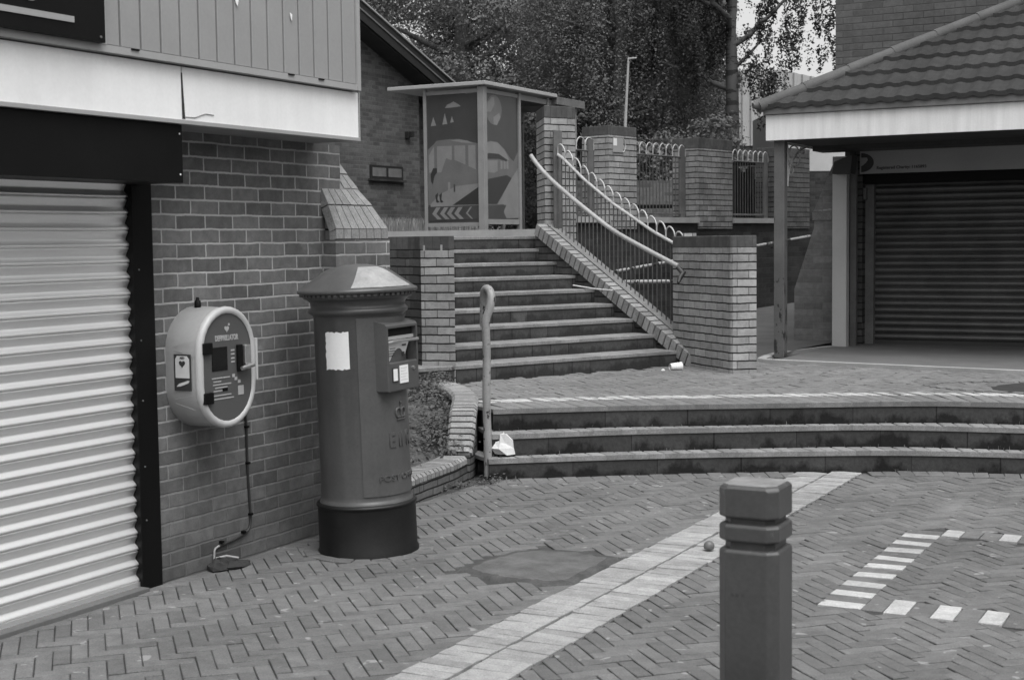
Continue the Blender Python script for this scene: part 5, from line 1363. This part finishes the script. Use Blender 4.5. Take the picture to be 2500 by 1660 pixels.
# birch at the right: pale trunk, hanging sprays against the sky
bx = tree('birch_tree', 'birch tree with a pale rough trunk and hanging leafy sprays against the sky', 4.13, 27, 1.8, 9.5, 8.4, 1.6, 1.7, 90, .06, 100, 'leaf_c', 'bark2', 53, .17, .33, True,
  extra=[(*offs(1.35, .2), 6.1, (.75, .7, .8), 42), (*offs(.6, -.2), 5.2, (.35, .5, .7), 20), (*offs(2.0, .0), 5.7, (.35, .5, .9), 13), (*offs(-.6, .0), 6.2, (.55, .6, 1.2), 90), (*offs(.9, .0), 4.4, (.25, .3, .7), 7)])
def bush(name, label, xc, D, z, r, n, size, per, mat, seed, cat='shrub', hang=False, jitter=.35, group=None):
    b0 = fb(xc, D, z); t = thing(name, label, cat, b0, 0, group)
    rg = random.Random(seed); m = MB()
    for k_ in range(6): a = rg.uniform(0, 6.28); limb(m, Vector((0, 0, -.05)), Vector((math.cos(a)*r[0]*.6, math.sin(a)*r[1]*.6, r[2]*1.2)), .02, .006, rg, 4, .04)
    m.build('stem', 'bark', t); leaves('foliage', mat, t, [((0, 0, r[2]), r, n)], size, per, seed+1, jitter=jitter, hang=hang); return t
bush('hedge_bush', 'dark bush seen through the bus shelter opening', .15, 26.2, 1.8, (.9, .9, 1.15), 120, .07, 90, 'leaf_d', 61)
bush('hedge_bush', 'pale leaved bush above the yard wall behind the railings', 2.7, 26.6, 1.8, (1.1, .8, .95), 110, .09, 70, 'leaf_a', 67)
bush('hedge_bush', 'low dark bush between the shelter and the slim pole', 1.3, 27.5, 1.8, (.9, .8, 1.3), 110, .08, 80, 'leaf_d', 71)
bush('hedge_bush', 'narrow bush at the foot of the birch', 3.75, 26.4, 1.8, (.5, .5, 1.1), 60, .08, 70, 'leaf_b', 73)
# tall grass at the foot of the gabled building
def blades(name, mat, spots, hmin, hmax, seed, lean=.25, w=.01, parent=None):
    rg = random.Random(seed); vs = []; fs = []; tn = []
    for p in spots:
        h = rg.uniform(hmin, hmax); a = rg.uniform(0, 6.28); l_ = rg.uniform(0, lean)*h; d = Vector((math.cos(a), math.sin(a), 0)); s_ = Vector((-d.y, d.x, 0))*w
        p = Vector(p); i = len(vs); m1 = p+d*l_*.3+Vector((0, 0, h*.6)); vs += [p-s_, p+s_, m1+s_*.8, m1-s_*.8, p+d*l_+Vector((0, 0, h))]; fs += [(i, i+1, i+2, i+3), (i+3, i+2, i+4)]; tn += [rg.random()]*2
    me = bpy.data.meshes.new(name); me.from_pydata(vs, [], fs); me.update(); at = me.attributes.new('tone', 'FLOAT', 'FACE'); at.data.foreach_set('value', tn); me.materials.append(MT[mat])
    o = bpy.data.objects.new(name, me); COL.objects.link(o); o.parent = parent; return o
rg = random.Random(5)
o = blades('tall_grass', 'grass', [(-14.85+abs(rg.gauss(0, .5)), rg.uniform(19, 27), 1.85) for _ in range(5000)], .12, .36, 5, w=.012); o['kind'] = 'stuff'; o['label'] = 'long pale grass along the foot of the gabled building'; o['category'] = 'grass'
# ground cover in the planter
def pz(x, y):
    t_ = (y-8.4)/2.1; return .17+max(0, min(1, t_))*.36
sp_l = []
while len(sp_l) < 2000:
    x = rg.uniform(-6.5, -5.0); y = rg.uniform(7.6, 10.7)
    # inside between the arms and the shop corner
    lim = -5.22-(max(0, y-8.9))*.66
    if x < lim and (y > 8.75 or rg.random() < .2) and x > lim-1.3: sp_l.append((x, y, pz(x, y)))
vsb = [((x, y, z), (.05, .05, .03+rg.random()*.05), 1) for x, y, z in sp_l]
o = leaves('ground_cover', 'ivy', None, vsb, .034, 9, 77, jitter=.13); o['kind'] = 'stuff'; o['label'] = 'low leafy ground cover growing in the curved planter'; o['category'] = 'ground cover'
for (c_, lab, sd2, n_) in (((-4.93, 8.80, 0), 'small weeds growing round the foot of the handrail post', 81, 46), ((-5.02, 8.45, 0), 'thin weeds in the joint along the planter foot', 83, 14)):
    sp2 = [((c_[0]+.03+rg.gauss(0, .04), c_[1]+rg.gauss(0, .09), .012), (.03, .03, .02), 1) for _ in range(n_)]
    o = leaves('weed', 'ivy', None, sp2, .022, 9, sd2, jitter=.06); tag(o, lab, 'weed'); o['kind'] = 'stuff'
o = blades('joint_weeds', 'ivy', [(-5.2+rg.uniform(0, 3.2), 0, 0) for _ in range(1)], .01, .02, 9); bpy.data.objects.remove(o)
sp3 = []
for _ in range(120):
    k_ = rg.randrange(3); P = NOSE[k_]; i = rg.randrange(2, len(P)-20); p = P[i]; sp3.append((p.x+rg.uniform(-.05, .05), p.y-.012, (0, .16, .325)[k_]+.0))
o = blades('moss_tufts', 'ivy', sp3, .01, .035, 15, lean=.8, w=.003); o['kind'] = 'stuff'; o['label'] = 'tiny tufts in the joints at the foot of the steps'; o['category'] = 'moss'
